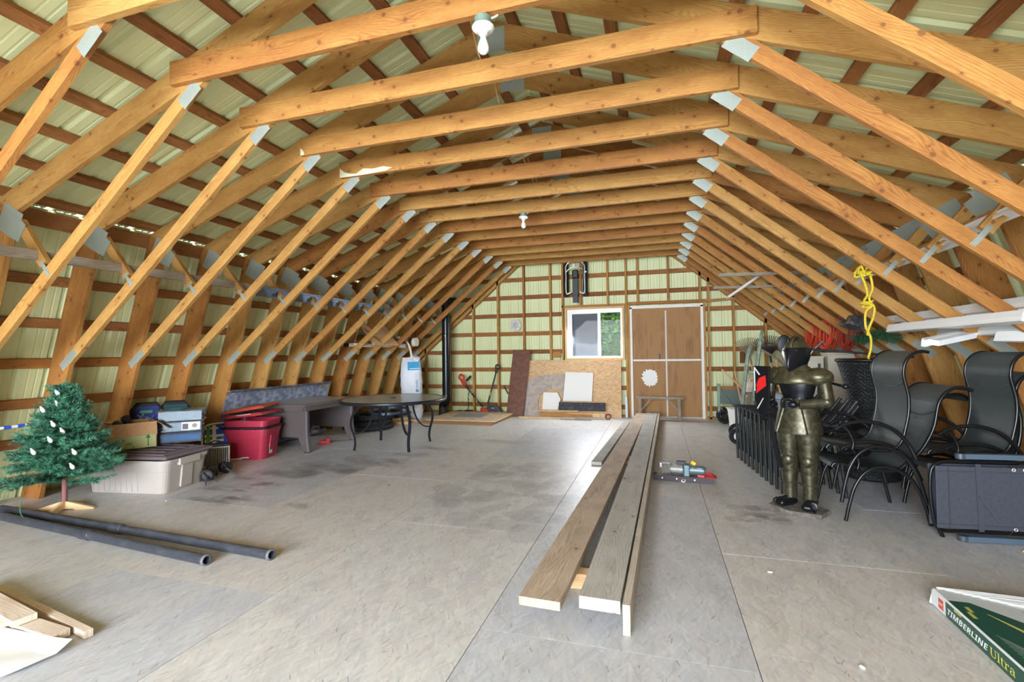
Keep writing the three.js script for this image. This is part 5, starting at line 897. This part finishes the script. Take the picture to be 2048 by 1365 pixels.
// hourglass wicker stand
{
  const t = thing('wicker_pedestal', 'tall hourglass black wicker pedestal with a rimmed top behind the patio chairs', 'pedestal', [2.10, 0, -5.85]);
  { const prof = new THREE.SplineCurve([[0.27, 0.02], [0.26, 0.15], [0.225, 0.4], [0.198, 0.62], [0.195, 0.78], [0.212, 0.95], [0.245, 1.1], [0.27, 1.19]].map(([x, y]) => new THREE.Vector2(x, y))), g = new THREE.LatheGeometry(Array.from({ length: 220 }, (_, i) => prof.getPoint(i / 219)), 120), p = g.attributes.position;   // strands go over and under the uprights
    for (let i = 0; i < p.count; i++) { const a = Math.atan2(p.getZ(i), p.getX(i)), row = Math.floor(p.getY(i) / 0.02), k = 1 + 0.02 * Math.sin(a * 30 + row * PI) + 0.012 * Math.sin(p.getY(i) / 0.02 * 2 * PI); p.setX(i, p.getX(i) * k); p.setZ(i, p.getZ(i) * k); }
    g.computeVertexNormals(); mesh('body', g, M.wickerBlack, t); }
  mesh('rim', lathe([[0.0, 1.215], [0.28, 1.22], [0.29, 1.21], [0.29, 1.195], [0.27, 1.185], [0, 1.19]], 40), M.black, t);
  mesh('foot', lathe([[0, 0], [0.24, 0], [0.242, 0.02], [0, 0.02]], 32), M.black, t);
}
// folded zero gravity lounger lying on its side
{
  const t = thing('folded_lounge_chair', 'folded grey fabric lounge chair lying on its side in the right foreground', 'lounge chair', [1.84, 0, -4.13], 0.10);
  const fab = S({ map: noisy(861, [60, 64, 74], 14, 0.12, 192), roughness: 0.8 }), arm = col(0x4f6070, 0.42), L = 1.05;
  mesh('fabric', [rbox(L, 0.43, 0.012, 0.005, L / 2, 0.285, 0.05), rbox(L, 0.43, 0.012, 0.005, L / 2, 0.285, -0.03)], fab, t);
  mesh('hem', [box(0.006, 0.43, 0.003, 0.075, 0.285, 0.0575), box(L, 0.004, 0.003, L / 2, 0.10, 0.0575), box(L, 0.004, 0.003, L / 2, 0.465, 0.0575)], col(0x35353d, 0.8), t);
  mesh('frame_tube', [tube([[L, 0.525, 0.02], [0.2, 0.525, 0.02], [0.06, 0.52, 0.02], [0.0, 0.48, 0.02], [0.0, 0.12, 0.02], [0.03, 0.05, 0.02], [0.2, 0.045, 0.02], [L, 0.045, 0.02]], 0.012, 80, 8), tube([[L, 0.51, -0.06], [0.3, 0.5, -0.06], [0.12, 0.47, -0.06], [0.1, 0.3, -0.06], [0.12, 0.1, -0.06], [0.4, 0.06, -0.06], [L, 0.06, -0.06]], 0.012, 60, 8)], M.frame, t);
  for (const y of [0.575, 0.018]) { const a = mesh('armrest', sweep([[0.13, y + 0.004, 0.09], [0.4, y + 0.004, 0.09], [0.7, y - 0.003, 0.09], [L, y, 0.09]], 0.034, 0.05, 20, [0, 1, 0]), arm, t); mesh('end_cap', cyl(0.03, 0.03, 0.036, 16, 0.13, y + 0.004, 0.09), col(0x3c4853, 0.4), a); }
  mesh('strap', [box(0.032, 0.46, 0.003, 0.255, 0.29, 0.061, 0, 0, 0.02), beam([0.25, 0.30, 0.064], [0.36, 0.13, 0.066], 0.003, 0.016, [0, 1, 0])], col(0x3a3f4a, 0.7), t);
  for (let i = 0; i < 9; i++) for (const y of [0.485, 0.083]) mesh('grommet', torus(0.009, 0.004, 14, 6, 0.46 + i * 0.065, y, 0.058), M.chrome, t);
  mesh('lacing', [tube(Array.from({ length: 14 }, (_, i) => [0.42 + i * 0.045, i % 2 ? 0.485 : 0.525, 0.055]), 0.003, 60, 5), tube(Array.from({ length: 14 }, (_, i) => [0.42 + i * 0.045, i % 2 ? 0.083 : 0.045, 0.055]), 0.003, 60, 5)], M.black, t);
  mesh('leg_end', [bar([0.03, 0.05, 0.02], [0.05, 0.0, 0.02], 0.014)], M.frame, t);
}
one('cardboard_scrap', rbox(0.09, 0.012, 0.05, 0.003, 0, 0.006, 0), M.paleWood, 'small brown scrap on the floor at the right edge', 'scrap', [2.28, 0, -3.93], [0, 0.4, 0]);
one('striped_cushion', [rbox(0.34, 0.06, 0.3, 0.02, 0, 0.03, 0), ...[0, 1, 2, 3, 4].map((i) => rbox(0.03, 0.064, 0.302, 0.01, -0.14 + i * 0.07, 0.03, 0))], col(0x8d6a64, 0.85), 'small striped cushion between the patio chair stacks', 'cushion', [2.42, 0.47, -5.0], [0, 0.5, 0]);

// hand truck
{
  const t = thing('hand_truck', 'green-grey tubular hand truck with black wheels beside the wicker chairs', 'hand truck', [1.16, 0, -7.6], -0.12), gm = S({ map: noisy(871, [128, 146, 130], 40, 0.4), roughness: 0.5, metalness: 0.2 });
  t.rotation.order = 'YXZ'; t.rotation.z = -0.09;
  for (const z of [-0.03, 0.03]) {}
  mesh('frame', [tube([[-0.05, 0.05, 0.18], [-0.04, 0.6, 0.18], [-0.01, 1.3, 0.16], [0.02, 1.39, 0.10], [0.02, 1.40, 0], [0.02, 1.39, -0.10], [-0.01, 1.3, -0.16], [-0.04, 0.6, -0.18], [-0.05, 0.05, -0.18]], 0.018, 80, 9), tube([[0.08, 0.05, 0.09], [0.10, 0.8, 0.09], [0.13, 1.52, 0.08], [0.14, 1.61, 0.04], [0.14, 1.61, -0.04], [0.13, 1.52, -0.08], [0.10, 0.8, -0.09], [0.08, 0.05, -0.09]], 0.02, 80, 9)], gm, t);
  for (const y of [0.3, 0.68, 1.02]) mesh('cross_bar', bar([0.0, y, 0.17], [0.0, y, -0.17], 0.014), gm, t);
  mesh('cross_plate', rbox(0.16, 0.05, 0.34, 0.008, 0.05, 1.02, 0), gm, t);
  mesh('toe_plate', rbox(0.22, 0.012, 0.34, 0.004, 0.08, 0.03, 0), gm, t);
  for (const s of [-1, 1]) { const w = mesh('wheel', [torus(0.085, 0.028, 28, 10, -0.08, 0.113, s * 0.25)], M.rubber, t); mesh('hub', cyl(0.05, 0.05, 0.05, 20, -0.08, 0.113, s * 0.25, PI / 2), M.steelGrey, w); }
}
// long-handled tools
const rakeGrp = 'long-handled tools leaning at the far right';
function rake(label, head, foot, spread, n, m, R) {
  const t = thing('leaf_rake', label, 'rake', [0, 0, 0], 0, rakeGrp), H = V(...head), F = V(...foot), d = H.clone().sub(F).normalize(), s = V().crossVectors(d, V(0, 0, 1)).normalize();
  mesh('handle', bar(foot, H.toArray(), 0.013), M.paleWood, t);
  for (let i = 0; i < n; i++) { const a = (i / (n - 1) - 0.5) * spread, p = (r, o) => H.clone().addScaledVector(d, Math.cos(a) * r).addScaledVector(s, Math.sin(a) * r).add(V(0, 0, o)); mesh('tine', tube([p(0.0, 0).toArray(), p(R * 0.6, 0).toArray(), p(R * 0.93, 0.01).toArray(), p(R, 0.06).toArray()], 0.006, 12, 5), m, t); }
  mesh('tine_brace', tube([-0.5, -0.25, 0, 0.25, 0.5].map((k) => H.clone().addScaledVector(d, Math.cos(k * spread) * R * 0.62).addScaledVector(s, Math.sin(k * spread) * R * 0.62).toArray()), 0.006, 20, 5), m, t);
  mesh('socket', bar(H.clone().addScaledVector(d, -0.12).toArray(), H.clone().addScaledVector(d, 0.06).toArray(), 0.018), m, t);
}
rake('black metal leaf rake with a wide fan of tines behind the hand truck', [1.87, 1.22, -9.2], [1.95, 0.02, -8.9], 1.5, 17, M.charcoal, 0.36);
rake('tan plastic leaf rake with its fan left of the black rake', [1.60, 1.18, -9.45], [1.72, 0.02, -9.1], 1.1, 13, col(0x8f866a, 0.6), 0.38);
[['slanting wooden handle leaning left across the far wall', [1.12, 0.98, -9.4], [1.52, 0.55, -9.2]], ['pale wooden handle right of the hand truck', [1.66, 1.0, -9.1], [1.78, 0.02, -8.8]], ['short pale wooden handle beside the rakes', [1.78, 0.93, -9.0], [1.86, 0.02, -8.7]], ['pale handle seen through the hand truck', [1.53, 1.05, -9.3], [1.62, 0.02, -9.0]], ['short handle bundled beside the slanting one', [1.34, 0.95, -9.45], [1.46, 0.02, -9.2]], ['thick handle with a white end between the rakes', [1.88, 1.16, -8.8], [1.92, 0.02, -8.55]]].forEach(([l, a, b], i) => { const t = thing('garden_tool', l, 'tool', [0, 0, 0], 0, rakeGrp); mesh('shaft', bar(b, a, i === 5 ? 0.024 : 0.015, i === 5 ? 0.022 : 0.013, 10), M.paleWood, t); mesh('ferrule', bar(b, V(...b).lerp(V(...a), 0.18).toArray(), 0.019), M.steelGrey, t); });
{
  const t = thing('curved_tool', 'curved grey metal bar arching above the tools', 'tool', [0, 0, 0]);
  mesh('curved_bar', tube([[1.62, 1.36, -8.9], [1.75, 1.28, -8.85], [1.96, 1.1, -8.8], [2.02, 0.85, -8.75], [2.02, 0.4, -8.7], [2.02, 0.015, -8.65]], 0.016, 40, 8), M.greyWood, t);
}
one('coiled_brush', [cyl(0.04, 0.05, 0.22, 14, 0, 0.11, 0), ...Array.from({ length: 6 }, (_, i) => torus(0.045, 0.01, 16, 6, 0, 0.02 + i * 0.036, 0, PI / 2))], col(0x7a4a26, 0.8), 'brown bristle brush head hanging behind the hand truck', 'brush', [1.56, 1.08, -9.97]);
// lawn sweeper
{
  const t = thing('lawn_spreader', 'green-grey metal lawn sweeper with a hopper by the doors', 'lawn sweeper', [1.22, 0, -9.55], -0.05), g = col(0x6f8a76, 0.5, { metalness: 0.2 });
  mesh('side_plate', [box(0.04, 0.56, 0.05, -0.15, 0.42, 0.1), rbox(0.06, 0.06, 0.06, 0.01, -0.15, 0.69, 0.1)], g, t);
  mesh('hopper', [prism([[-0.14, 0.36], [-0.12, 0.62], [0.3, 0.62], [0.3, 0.34]], 0.3).translate(0, 0, -0.05)], col(0x4c5c56, 0.5), t);
  mesh('rail', [box(0.46, 0.05, 0.04, 0.08, 0.645, 0.1)], S({ map: brownMaps[0], roughness: 0.8 }), t);
  for (const [a, b] of [[[-0.13, 0.62, 0.12], [0.1, 0.3, 0.12]], [[-0.14, 0.3, 0.12], [0.05, 0.12, 0.1]], [[0.1, 0.3, 0.12], [0.3, 0.3, 0.12]]]) mesh('strut', bar(a, b, 0.012), g, t);
  mesh('wheel', [torus(0.10, 0.028, 24, 8, -0.06, 0.128, 0.12), cyl(0.05, 0.05, 0.04, 16, -0.06, 0.128, 0.12, PI / 2)], M.rubber, t);
  mesh('wheel', [torus(0.10, 0.028, 24, 8, -0.06, 0.128, -0.16), cyl(0.05, 0.05, 0.04, 16, -0.06, 0.128, -0.16, PI / 2)], M.rubber, t);
}
{
  const t = thing('white_bin', 'white plastic bin behind the hand truck wheels', 'bin', [1.26, 0, -8.45], 0.1);
  mesh('body', [toteBody(0.34, 0.28, 0.40, 0.82, M.white, t)], M.white, t); mesh('rim', [rbox(0.36, 0.02, 0.3, 0.008, 0, 0.385, 0)], M.white, t);
}
one('folded_cloth', [rbox(0.34, 0.10, 0.22, 0.04, 0, 0.05, 0), rbox(0.24, 0.08, 0.16, 0.03, 0.04, 0.12, 0.01)], col(0x9fb3c8, 0.9), 'pale blue folded cloth lying on the far end of the wicker chairs', 'cloth', [1.40, 0.65, -6.35], [0, 0.3, 0]);
one('cloth_bundle', [sph(0.10, 1, 0.9, 0.7, 0, 0.1, 0), torus(0.06, 0.014, 18, 6, 0.03, 0.17, 0.03), rbox(0.14, 0.1, 0.1, 0.03, -0.02, 0.04, 0)], col(0xe2d5c4, 0.8), 'cream and orange rope bundle hung behind the hand truck', 'rope bundle', [1.50, 0.625, -8.85]);
one('wooden_crate', [rbox(0.3, 0.61, 0.3, 0.01, 0, 0.305, 0)], M.greyWood, 'low grey wooden crate carrying the rope bundle', 'crate', [1.53, 0, -8.9], [0, 0.1, 0]);
// pale cabinet boxes and green panel
one('metal_sheet', [rbox(0.12, 1.46, 0.05, 0.01, 0, 0.73, 0), rbox(0.1, 0.02, 0.08, 0.005, 0, 1.465, 0.01)], col(0x9db9a0, 0.5), 'tall pale green metal sheet standing behind the armour helmet', 'metal sheet', [1.77, 0.003, -7.6], [0, 0.1, -0.045]);
one('shovel', [sph(0.11, 0.85, 1.25, 0.16, 0, 0, 0), bar([0, 0, 0], [0.06, -1.395, 0.0], 0.012)], M.black, 'dark shovel with its rounded blade up beside the armour helmet', 'shovel', [1.76, 1.40, -7.74]);
[['pale grey cabinet, the taller right one behind the wicker pedestal', 2.62, 1.25, 0.46], ['pale grey cabinet, the left one behind the armour', 2.22, 1.2, 0.24]].forEach(([l, x, h, w]) => { const t = thing('pale_cabinet', l, 'cabinet', [x, 0, -8.2], 0.0, 'pale cabinets'); mesh('case', rbox(w, h, 0.3, 0.006, 0, h / 2, 0), col(0xcfcbb8, 0.6), t); mesh('door', rbox(w * 0.88, h * 0.92, 0.014, 0.004, 0, h * 0.5, 0.155), col(0xd6d2c0, 0.6), t); mesh('lid', rbox(w + 0.02, 0.02, 0.32, 0.004, 0, h + 0.01, 0), col(0xdcd9c8, 0.6), t); });
{ const t = thing('black_pole', 'long thin black pole lying across above the wicker pedestal', 'pole', [0, 0, 0]); mesh('pole', bar([1.40, 1.335, -5.6], [2.36, 1.235, -5.52], 0.011), M.black, t); mesh('grip', bar([1.40, 1.335, -5.6], [1.52, 1.322, -5.59], 0.016), M.rubber, t); }
{ const t = thing('umbrella_pole', 'upright thin black pole left of the wicker pedestal', 'pole', [1.72, 0, -6.25]); mesh('pole', bar([0, 0, 0], [0.05, 1.16, 0], 0.014), M.black, t); mesh('base', cyl(0.16, 0.18, 0.04, 24, 0, 0.02, 0), M.black, t); }
one('bent_tube', tube([[1.72, 0.01, -6.6], [1.72, 0.6, -6.6], [1.73, 1.12, -6.6], [1.80, 1.30, -6.6], [1.92, 1.42, -6.6]], 0.014, 24, 8), M.steelGrey, 'bent grey metal tube rising behind the armour shoulder', 'tube');
// ---------------------------------------------------------------- ceiling lamps (switched off) under two collar ties
function lamp(label, x, z) {
  const t = thing('ceiling_lamp', label, 'lamp', [x, 3.18, z], 0, 'bare bulb lamps');
  mesh('junction_box', [cyl(0.05, 0.05, 0.045, 8, 0, -0.022, 0)], col(0x7f9486, 0.5, { metalness: 0.4 }), t);
  mesh('porcelain_base', lathe([[0, -0.045], [0.06, -0.045], [0.062, -0.055], [0.05, -0.068], [0.026, -0.075], [0.022, -0.095], [0, -0.095]], 28), col(0xf0f0ec, 0.2), t);
  mesh('bulb', lathe([[0, -0.2], [0.014, -0.198], [0.029, -0.183], [0.032, -0.165], [0.026, -0.14], [0.016, -0.115], [0.015, -0.09], [0, -0.09]], 24), col(0xf4f4f0, 0.2), t);
  mesh('cable', tube([[0.045, -0.01, 0], [0.075, 0.015, -0.02], [0.09, 0.05, -0.03]], 0.006, 14, 6), col(0xd9d4c2, 0.6), t);
}
lamp('bare white bulb in a porcelain holder under the nearest collar tie', -0.885, trussZ(-1) + 0.02);
lamp('bare white bulb in a porcelain holder, farther down the loft', -1.66, trussZ(5) + 0.02);
// cable strung along the ridge
{ const t = thing('ridge_cable', 'thin tan electric cable sagging between the collar ties below the ridge', 'cable'); const p = []; for (let k = -1; k < 6; k++) { const z = trussZ(k); p.push([-0.93 - 0.06 * k - 0.2, 3.36, z], [-0.97 - 0.06 * k - 0.2, 3.52, z - 0.3]); } mesh('cable', tube(p, 0.006, 140, 6), col(0xc2a878, 0.6), t); }

// ---------------------------------------------------------------- things stored up in the trusses
const lay = (name, label, cat, a, b, w, t, m, up, grp) => tag(mesh(name, board(a, b, w, t, up), m), label, cat, grp);
lay('brace_board', 'weathered brace board running along the left trusses', 'brace board', [XC - 3.29, 2.10, 0.6], [XC - 3.335, 2.145, -4.75], 0.038, 0.075, M.greyWood);
{ // bluish sheet-metal trims
  const t = thing('metal_trim_bundle', 'bundle of blue-grey metal roof trims stored along the left trusses', 'metal trim', [XC - 3.30, 2.105, -6.15]);
  const bm = col(0x63748a, 0.28, { metalness: 0.6 });
  for (let i = 0; i < 4; i++) mesh('trim', [box(0.004, 0.028, 3.1, 0.012 * i, -0.045 + i * 0.03, 0), box(0.02, 0.003, 3.1, 0.012 * i + 0.008, -0.031 + i * 0.03, 0)], bm, t);
}
{ const t = thing('white_gutter', 'white gutter length lying on the left lower webs by the far corner', 'gutter', [XC - 3.92, 1.475, -8.2]); mesh('channel', [box(0.09, 0.004, 2.0, 0, 0, 0), box(0.004, 0.06, 2.0, 0.045, 0.03, 0), box(0.004, 0.05, 2.0, -0.045, 0.025, 0)], M.vinyl, t); mesh('end_piece', rbox(0.12, 0.09, 0.14, 0.02, 0, 0.03, -0.95), M.vinyl, t); mesh('end_cap', rbox(0.1, 0.07, 0.02, 0.005, 0, 0.03, 1.0), M.black, t); }
one('plywood_scrap', box(0.5, 0.012, 0.9), M.osb, 'tan board scrap tucked behind the left webs above the gutter', 'board', [XC - 3.82, 1.70, -8.1], [0, 0, -0.9]);
{ const t = thing('white_hose', 'white hose and drum hanging above the white sack', 'hose', [-4.95, 1.42, -8.95]); mesh('pipe', tube([[-0.15, 0.22, 0.05], [-0.02, 0.2, 0.06], [0.08, 0.06, 0.08], [0.12, -0.1, 0.08], [0.13, -0.2, 0.06]], 0.022, 30, 8), col(0xdcdcd4, 0.5), t); mesh('drum', [cyl(0.09, 0.09, 0.08, 20, 0.17, 0.16, 0, 0.4, 0, PI / 2), cyl(0.05, 0.05, 0.05, 16, -0.22, 0.26, 0.02)], col(0xd6d2c4, 0.5), t); mesh('strap', box(0.012, 0.5, 0.004, 0.15, 0.35, -0.03), M.black, t); }

// right side: white trims along the trusses
[['white metal trim along the right trusses, nearest length', [2.06, 2.155, -2.4], [2.085, 2.13, -4.35]], ['white metal trim along the right trusses, second length', [2.10, 2.10, -4.1], [2.10, 2.09, -6.0]], ['white metal trim along the right trusses, third length', [2.08, 2.12, -5.8], [2.10, 2.10, -7.4]]].forEach(([l, a, b]) => { const t = thing('white_trim', l, 'metal trim', [0, 0, 0], 0, 'white trims in the right trusses'); mesh('flange', beam(a, b, 0.10, 0.006, [0.5, 0.85, 0]), M.white, t); mesh('lip', beam([a[0] - 0.05, a[1] - 0.005, a[2]], [b[0] - 0.05, b[1] - 0.005, b[2]], 0.008, 0.03, [0.5, 0.85, 0]), M.white, t); mesh('backing_board', board([a[0] + 0.01, a[1] + 0.03, a[2]], [b[0] + 0.01, b[1] + 0.03, b[2]], 0.07, 0.03, [0.5, 0.85, 0]), M.wood[1], t); });
lay('loose_board', 'thin weathered board resting across the right webs, the upper one', 'board', [XC + 2.13, 2.392, trussZ(7) + 0.0155], [XC + 3.38, 2.362, trussZ(7) + 0.0155], 0.03, 0.045, M.greyWood, [0, 1, 0], 'loose boards in the right trusses');
lay('loose_board', 'thin weathered board resting across the right webs, the lower one', 'board', [XC + 2.12, 2.29, trussZ(8) + 0.0155], [XC + 3.08, 2.27, trussZ(8) + 0.0155], 0.03, 0.04, M.greyWood, [0, 1, 0], 'loose boards in the right trusses');
{ const t = thing('white_trim_offcut', 'short white trim piece sticking out between the right webs', 'metal trim', [XC + 2.55, 2.26, trussZ(8) + 0.12]); mesh('flange', beam([-0.26, -0.16, 0.1], [0.2, 0.16, -0.06], 0.10, 0.004), M.white, t); mesh('lip', beam([-0.26, -0.145, 0.14], [0.2, 0.175, -0.02], 0.006, 0.025), M.white, t); }
lay('loose_board', 'pale board nailed level beside the door header', 'board', [0.93, 2.29, -10.0], [1.75, 2.33, -10.0], 0.03, 0.05, M.wood[3], [0, 1, 0]);
// bundle of white vinyl lengths
SEED = 5005;
['longest white vinyl length on top of the bundle in the right trusses', 'white vinyl length at the wall side of the bundle', 'white vinyl length in the middle of the bundle', 'white vinyl length at the aisle side of the bundle', 'lowest white vinyl length in the bundle', 'white vinyl length jutting nearest the camera', 'short white vinyl piece with its cut end towards the aisle'].forEach((l, i) => {
  const sp = [[2.52, 1.635, -6.4, 2.56, 1.635, -3.9], [2.68, 1.55, -6.2, 2.71, 1.56, -3.7], [2.52, 1.55, -6.0, 2.55, 1.55, -3.5], [2.36, 1.525, -5.9, 2.38, 1.525, -4.0], [2.62, 1.455, -5.6, 2.62, 1.455, -4.1], [2.55, 1.40, -4.6, 2.72, 1.36, -3.2], [2.16, 1.37, -4.78, 2.55, 1.44, -5.0]][i];
  const t = thing('vinyl_length', l, 'vinyl trim', [0, 0, 0], 0, 'white vinyl lengths in the right trusses'), a = sp.slice(0, 3), b = sp.slice(3);
  mesh('channel', beam(a, b, 0.13, 0.045, [0.35, 0.94, 0]), col([0xeef0ee, 0xe4e7e5, 0xf2f3f0][i % 3], 0.4), t);
  mesh('ridge', beam([a[0] - 0.05, a[1] - 0.008, a[2]], [b[0] - 0.05, b[1] - 0.008, b[2]], 0.03, 0.06, [0.35, 0.94, 0]), M.vinyl, t);
});
// garland and box
{
  const t = thing('green_garland', 'dark green tinsel garland stuffed into the right trusses', 'garland', [2.44, 1.46, -6.7]); SEED = 606; const out = [];
  for (let i = 0; i < 2600; i++) { const z = rr(-0.55, 0.7), a = rnd() * 6.3, r = Math.sqrt(rnd()) * 0.07, p = V(Math.cos(a) * r, Math.sin(a) * r * 0.8 + 0.03 * Math.sin(z * 8), z), d = V(rr(-1, 1), rr(-1, 1), rr(-1, 1)).normalize().multiplyScalar(0.035), w = V(rr(-1, 1), rr(-1, 1), rr(-1, 1)).normalize().multiplyScalar(0.003); out.push(p.x - w.x, p.y - w.y, p.z - w.z, p.x + w.x, p.y + w.y, p.z + w.z, p.x + d.x, p.y + d.y, p.z + d.z); }
  const g = new THREE.BufferGeometry(); g.setAttribute('position', new THREE.Float32BufferAttribute(out, 3)); g.computeVertexNormals(); mesh('tinsel', g, col(0x1f5a3c, 0.45, { side: THREE.DoubleSide }), t); mesh('core_wire', tube([[0, 0, -0.55], [0, 0.02, 0], [0, 0, 0.7]], 0.006, 20, 6), M.black, t);
}
one('black_white_box', [rbox(0.2, 0.12, 0.4, 0.01), box(0.204, 0.03, 0.3, 0, 0.03, 0)], S({ map: noisy(930, [60, 62, 64], 120, 0.3, 24), roughness: 0.5 }), 'black and white box lodged beside the green garland', 'box', [2.30, 1.63, -6.75], [0, 0, -0.5]);
// orange cord coils hanging between the right webs
[['orange cord coil hanging farthest along the right webs', 2.36, 1.62, -8.75], ['orange cord coil hanging in the middle of three on the right webs', 2.38, 1.60, -8.1], ['darker orange-red cord coil hanging nearest along the right webs', 2.40, 1.60, -7.35]].forEach(([l, x, y, z], i) => {
  const t = thing('orange_cord_coil', l, 'cord', [x, y, z], 0, 'orange cord coils'); SEED = 660 + i; const m = col(i === 2 ? 0xa02c1c : 0xd6482a, 0.55);
  for (let k = 0; k < 22; k++) { const w = rr(0.08, 0.24), h = rr(0.18, 0.3), dx = rr(-0.06, 0.08), dz = rr(-0.05, 0.05); mesh('loop', tube([[dx, h * 0.5 + 0.02, dz], [dx + w * 0.3, h * 0.2, dz + w], [dx + rr(0, 0.05), -h, dz + w * 0.4], [dx, -h, dz - w * 0.4], [dx + 0.03, h * 0.2, dz - w]], 0.007, 36, 5, true), m, t); }
});
// yellow rope
{
  const t = thing('yellow_rope', 'knotted yellow rope hanging from a right truss web', 'rope', [1.80, 0, -5.0]), m = S({ map: noisy(940, [206, 182, 44], 70, 0.03, 48), roughness: 0.8 }); SEED = 71;
  for (let k = 0; k < 5; k++) mesh('knot', tube(Array.from({ length: 7 }, () => [rr(-0.09, 0.07), 2.02 + rr(-0.05, 0.05), rr(-0.05, 0.06)]), 0.009, 40, 6), m, t);
  mesh('strand', tube([[-0.05, 2.0, 0.02], [-0.02, 1.9, 0.03], [0.0, 1.8, 0.02], [-0.03, 1.74, 0.03], [0.03, 1.70, 0.03], [-0.01, 1.66, 0.02], [-0.02, 1.52, 0.02], [0.015, 1.42, 0.02], [0.02, 1.32, 0.0], [0.0, 1.24, 0.0], [0.0, 1.235, 0.01]], 0.010, 80, 7), m, t);
  mesh('strand', tube([[0.03, 2.0, 0], [0.045, 1.86, 0.01], [0.01, 1.76, 0.03], [0.05, 1.68, 0.02], [0.035, 1.6, 0.03], [0.0, 1.5, 0.03], [-0.01, 1.44, 0.02]], 0.010, 60, 7), m, t);
  for (let k = 0; k < 3; k++) mesh('knot', tube(Array.from({ length: 6 }, () => [rr(-0.05, 0.05), 1.72 + rr(-0.04, 0.03), rr(-0.02, 0.05)]), 0.009, 30, 6), m, t);
}
one('straw_hat', [lathe([[0, 0.06], [0.05, 0.055], [0.06, 0.01], [0.13, 0.0], [0, -0.004]], 24)], col(0xd8b868, 0.8), 'yellowish round hat resting above the white vinyl bundle', 'hat', [2.62, 1.655, -5.7], [0.1, 0, -0.3]);
// litter on the floor
SEED = 8080;
[['white pebble of foam on the floor beside the shingle bundle', 0.79, -2.35, 0xe8e8e6], ['pale chip on the floor below the beige tote', -4.35, -3.35, 0xd8cdb8], ['reddish leaf scrap on the floor near the middle', -2.62, -4.32, 0x8a5a3c], ['white chip on the floor right of the timbers', 0.62, -3.2, 0xdadad6]].forEach(([l, x, z, c]) => one('floor_chip', new THREE.IcosahedronGeometry(0.012, 1).scale(1.3, 0.45, 0.9), col(c, 0.8), l, 'chip', [x, 0.005, z], [0, rnd() * 3, 0]));

// ---------------------------------------------------------------- outside the window
{
  const ground = structure('ground_outside'); ground.name = 'ground_outside';
  mesh('grass', box(60, 0.2, 40, 0, -3.2, -32), col(0x4c6a30, 0.95), ground);
  SEED = 1717;
  const leaf = new THREE.BufferGeometry(); leaf.setAttribute('position', new THREE.Float32BufferAttribute([0, 0, 0, 0.035, 0.01, 0.05, 0, 0.0, 0.13, 0, 0, 0, 0, 0, 0.13, -0.035, 0.01, 0.05], 3)); leaf.computeVertexNormals();
  const greens = [0x2a401e, 0x263a1c, 0x304822, 0x3a4e22];
  [['leafy tree outside the window, the left one', -3.6, -13.9, 1.9, 3.4, 0], ['leafy tree outside the window, the right one', -0.5, -14.3, 2.1, 3.6, 0], ['leafy shrub top outside the right window pane', -1.25, -12.4, 0.9, 0.9, 1], ['tallest leafy tree behind the others outside the window', -2.2, -15.6, 2.6, 4.2, 0]].forEach(([l, x, z, R, h, k]) => {
    const t = thing(k ? 'leafy_shrub' : 'leafy_tree', l, k ? 'shrub' : 'tree', [x, -3.1, z], 0, 'trees outside the window');
    mesh('trunk', [bar([0, 0, 0], [0, 3.1 + h * 0.5, 0], k ? 0.07 : 0.16, 0.05)], col(0x4a3a2a, 0.9), t);
    const n = k ? 6000 : 16000, im = new THREE.InstancedMesh(leaf, P({ color: 0xffffff, roughness: 1, specularIntensity: 0.2, transmission: 0.1, thickness: 0, side: THREE.DoubleSide }), n), q = new THREE.Object3D(), c = new THREE.Color();
    for (let i = 0; i < n; i++) { const a = rnd() * 6.283, b = Math.acos(rr(-1, 1)), r = Math.pow(rnd(), 0.35) * (0.8 + 0.2 * Math.sin(a * 3 + b * 5)); q.position.set(Math.sin(b) * Math.cos(a) * R * r, 3.1 + (k ? h * 0.2 : h * 0.35) + Math.cos(b) * h * 0.65 * r, Math.sin(b) * Math.sin(a) * R * 0.8 * r); q.rotation.set(rnd() * 6, rnd() * 6, rnd() * 6); q.scale.setScalar(rr(0.8, 1.6) * (k ? 0.6 : 1.0)); q.updateMatrix(); im.setMatrixAt(i, q.matrix); im.setColorAt(i, c.set(pick(greens)).multiplyScalar(rr(0.85, 1.15))); }
    im.name = 'foliage'; im.castShadow = im.receiveShadow = true; im.userData.kind = 'stuff'; t.add(im);
  });
}
renderer.render(scene, camera);
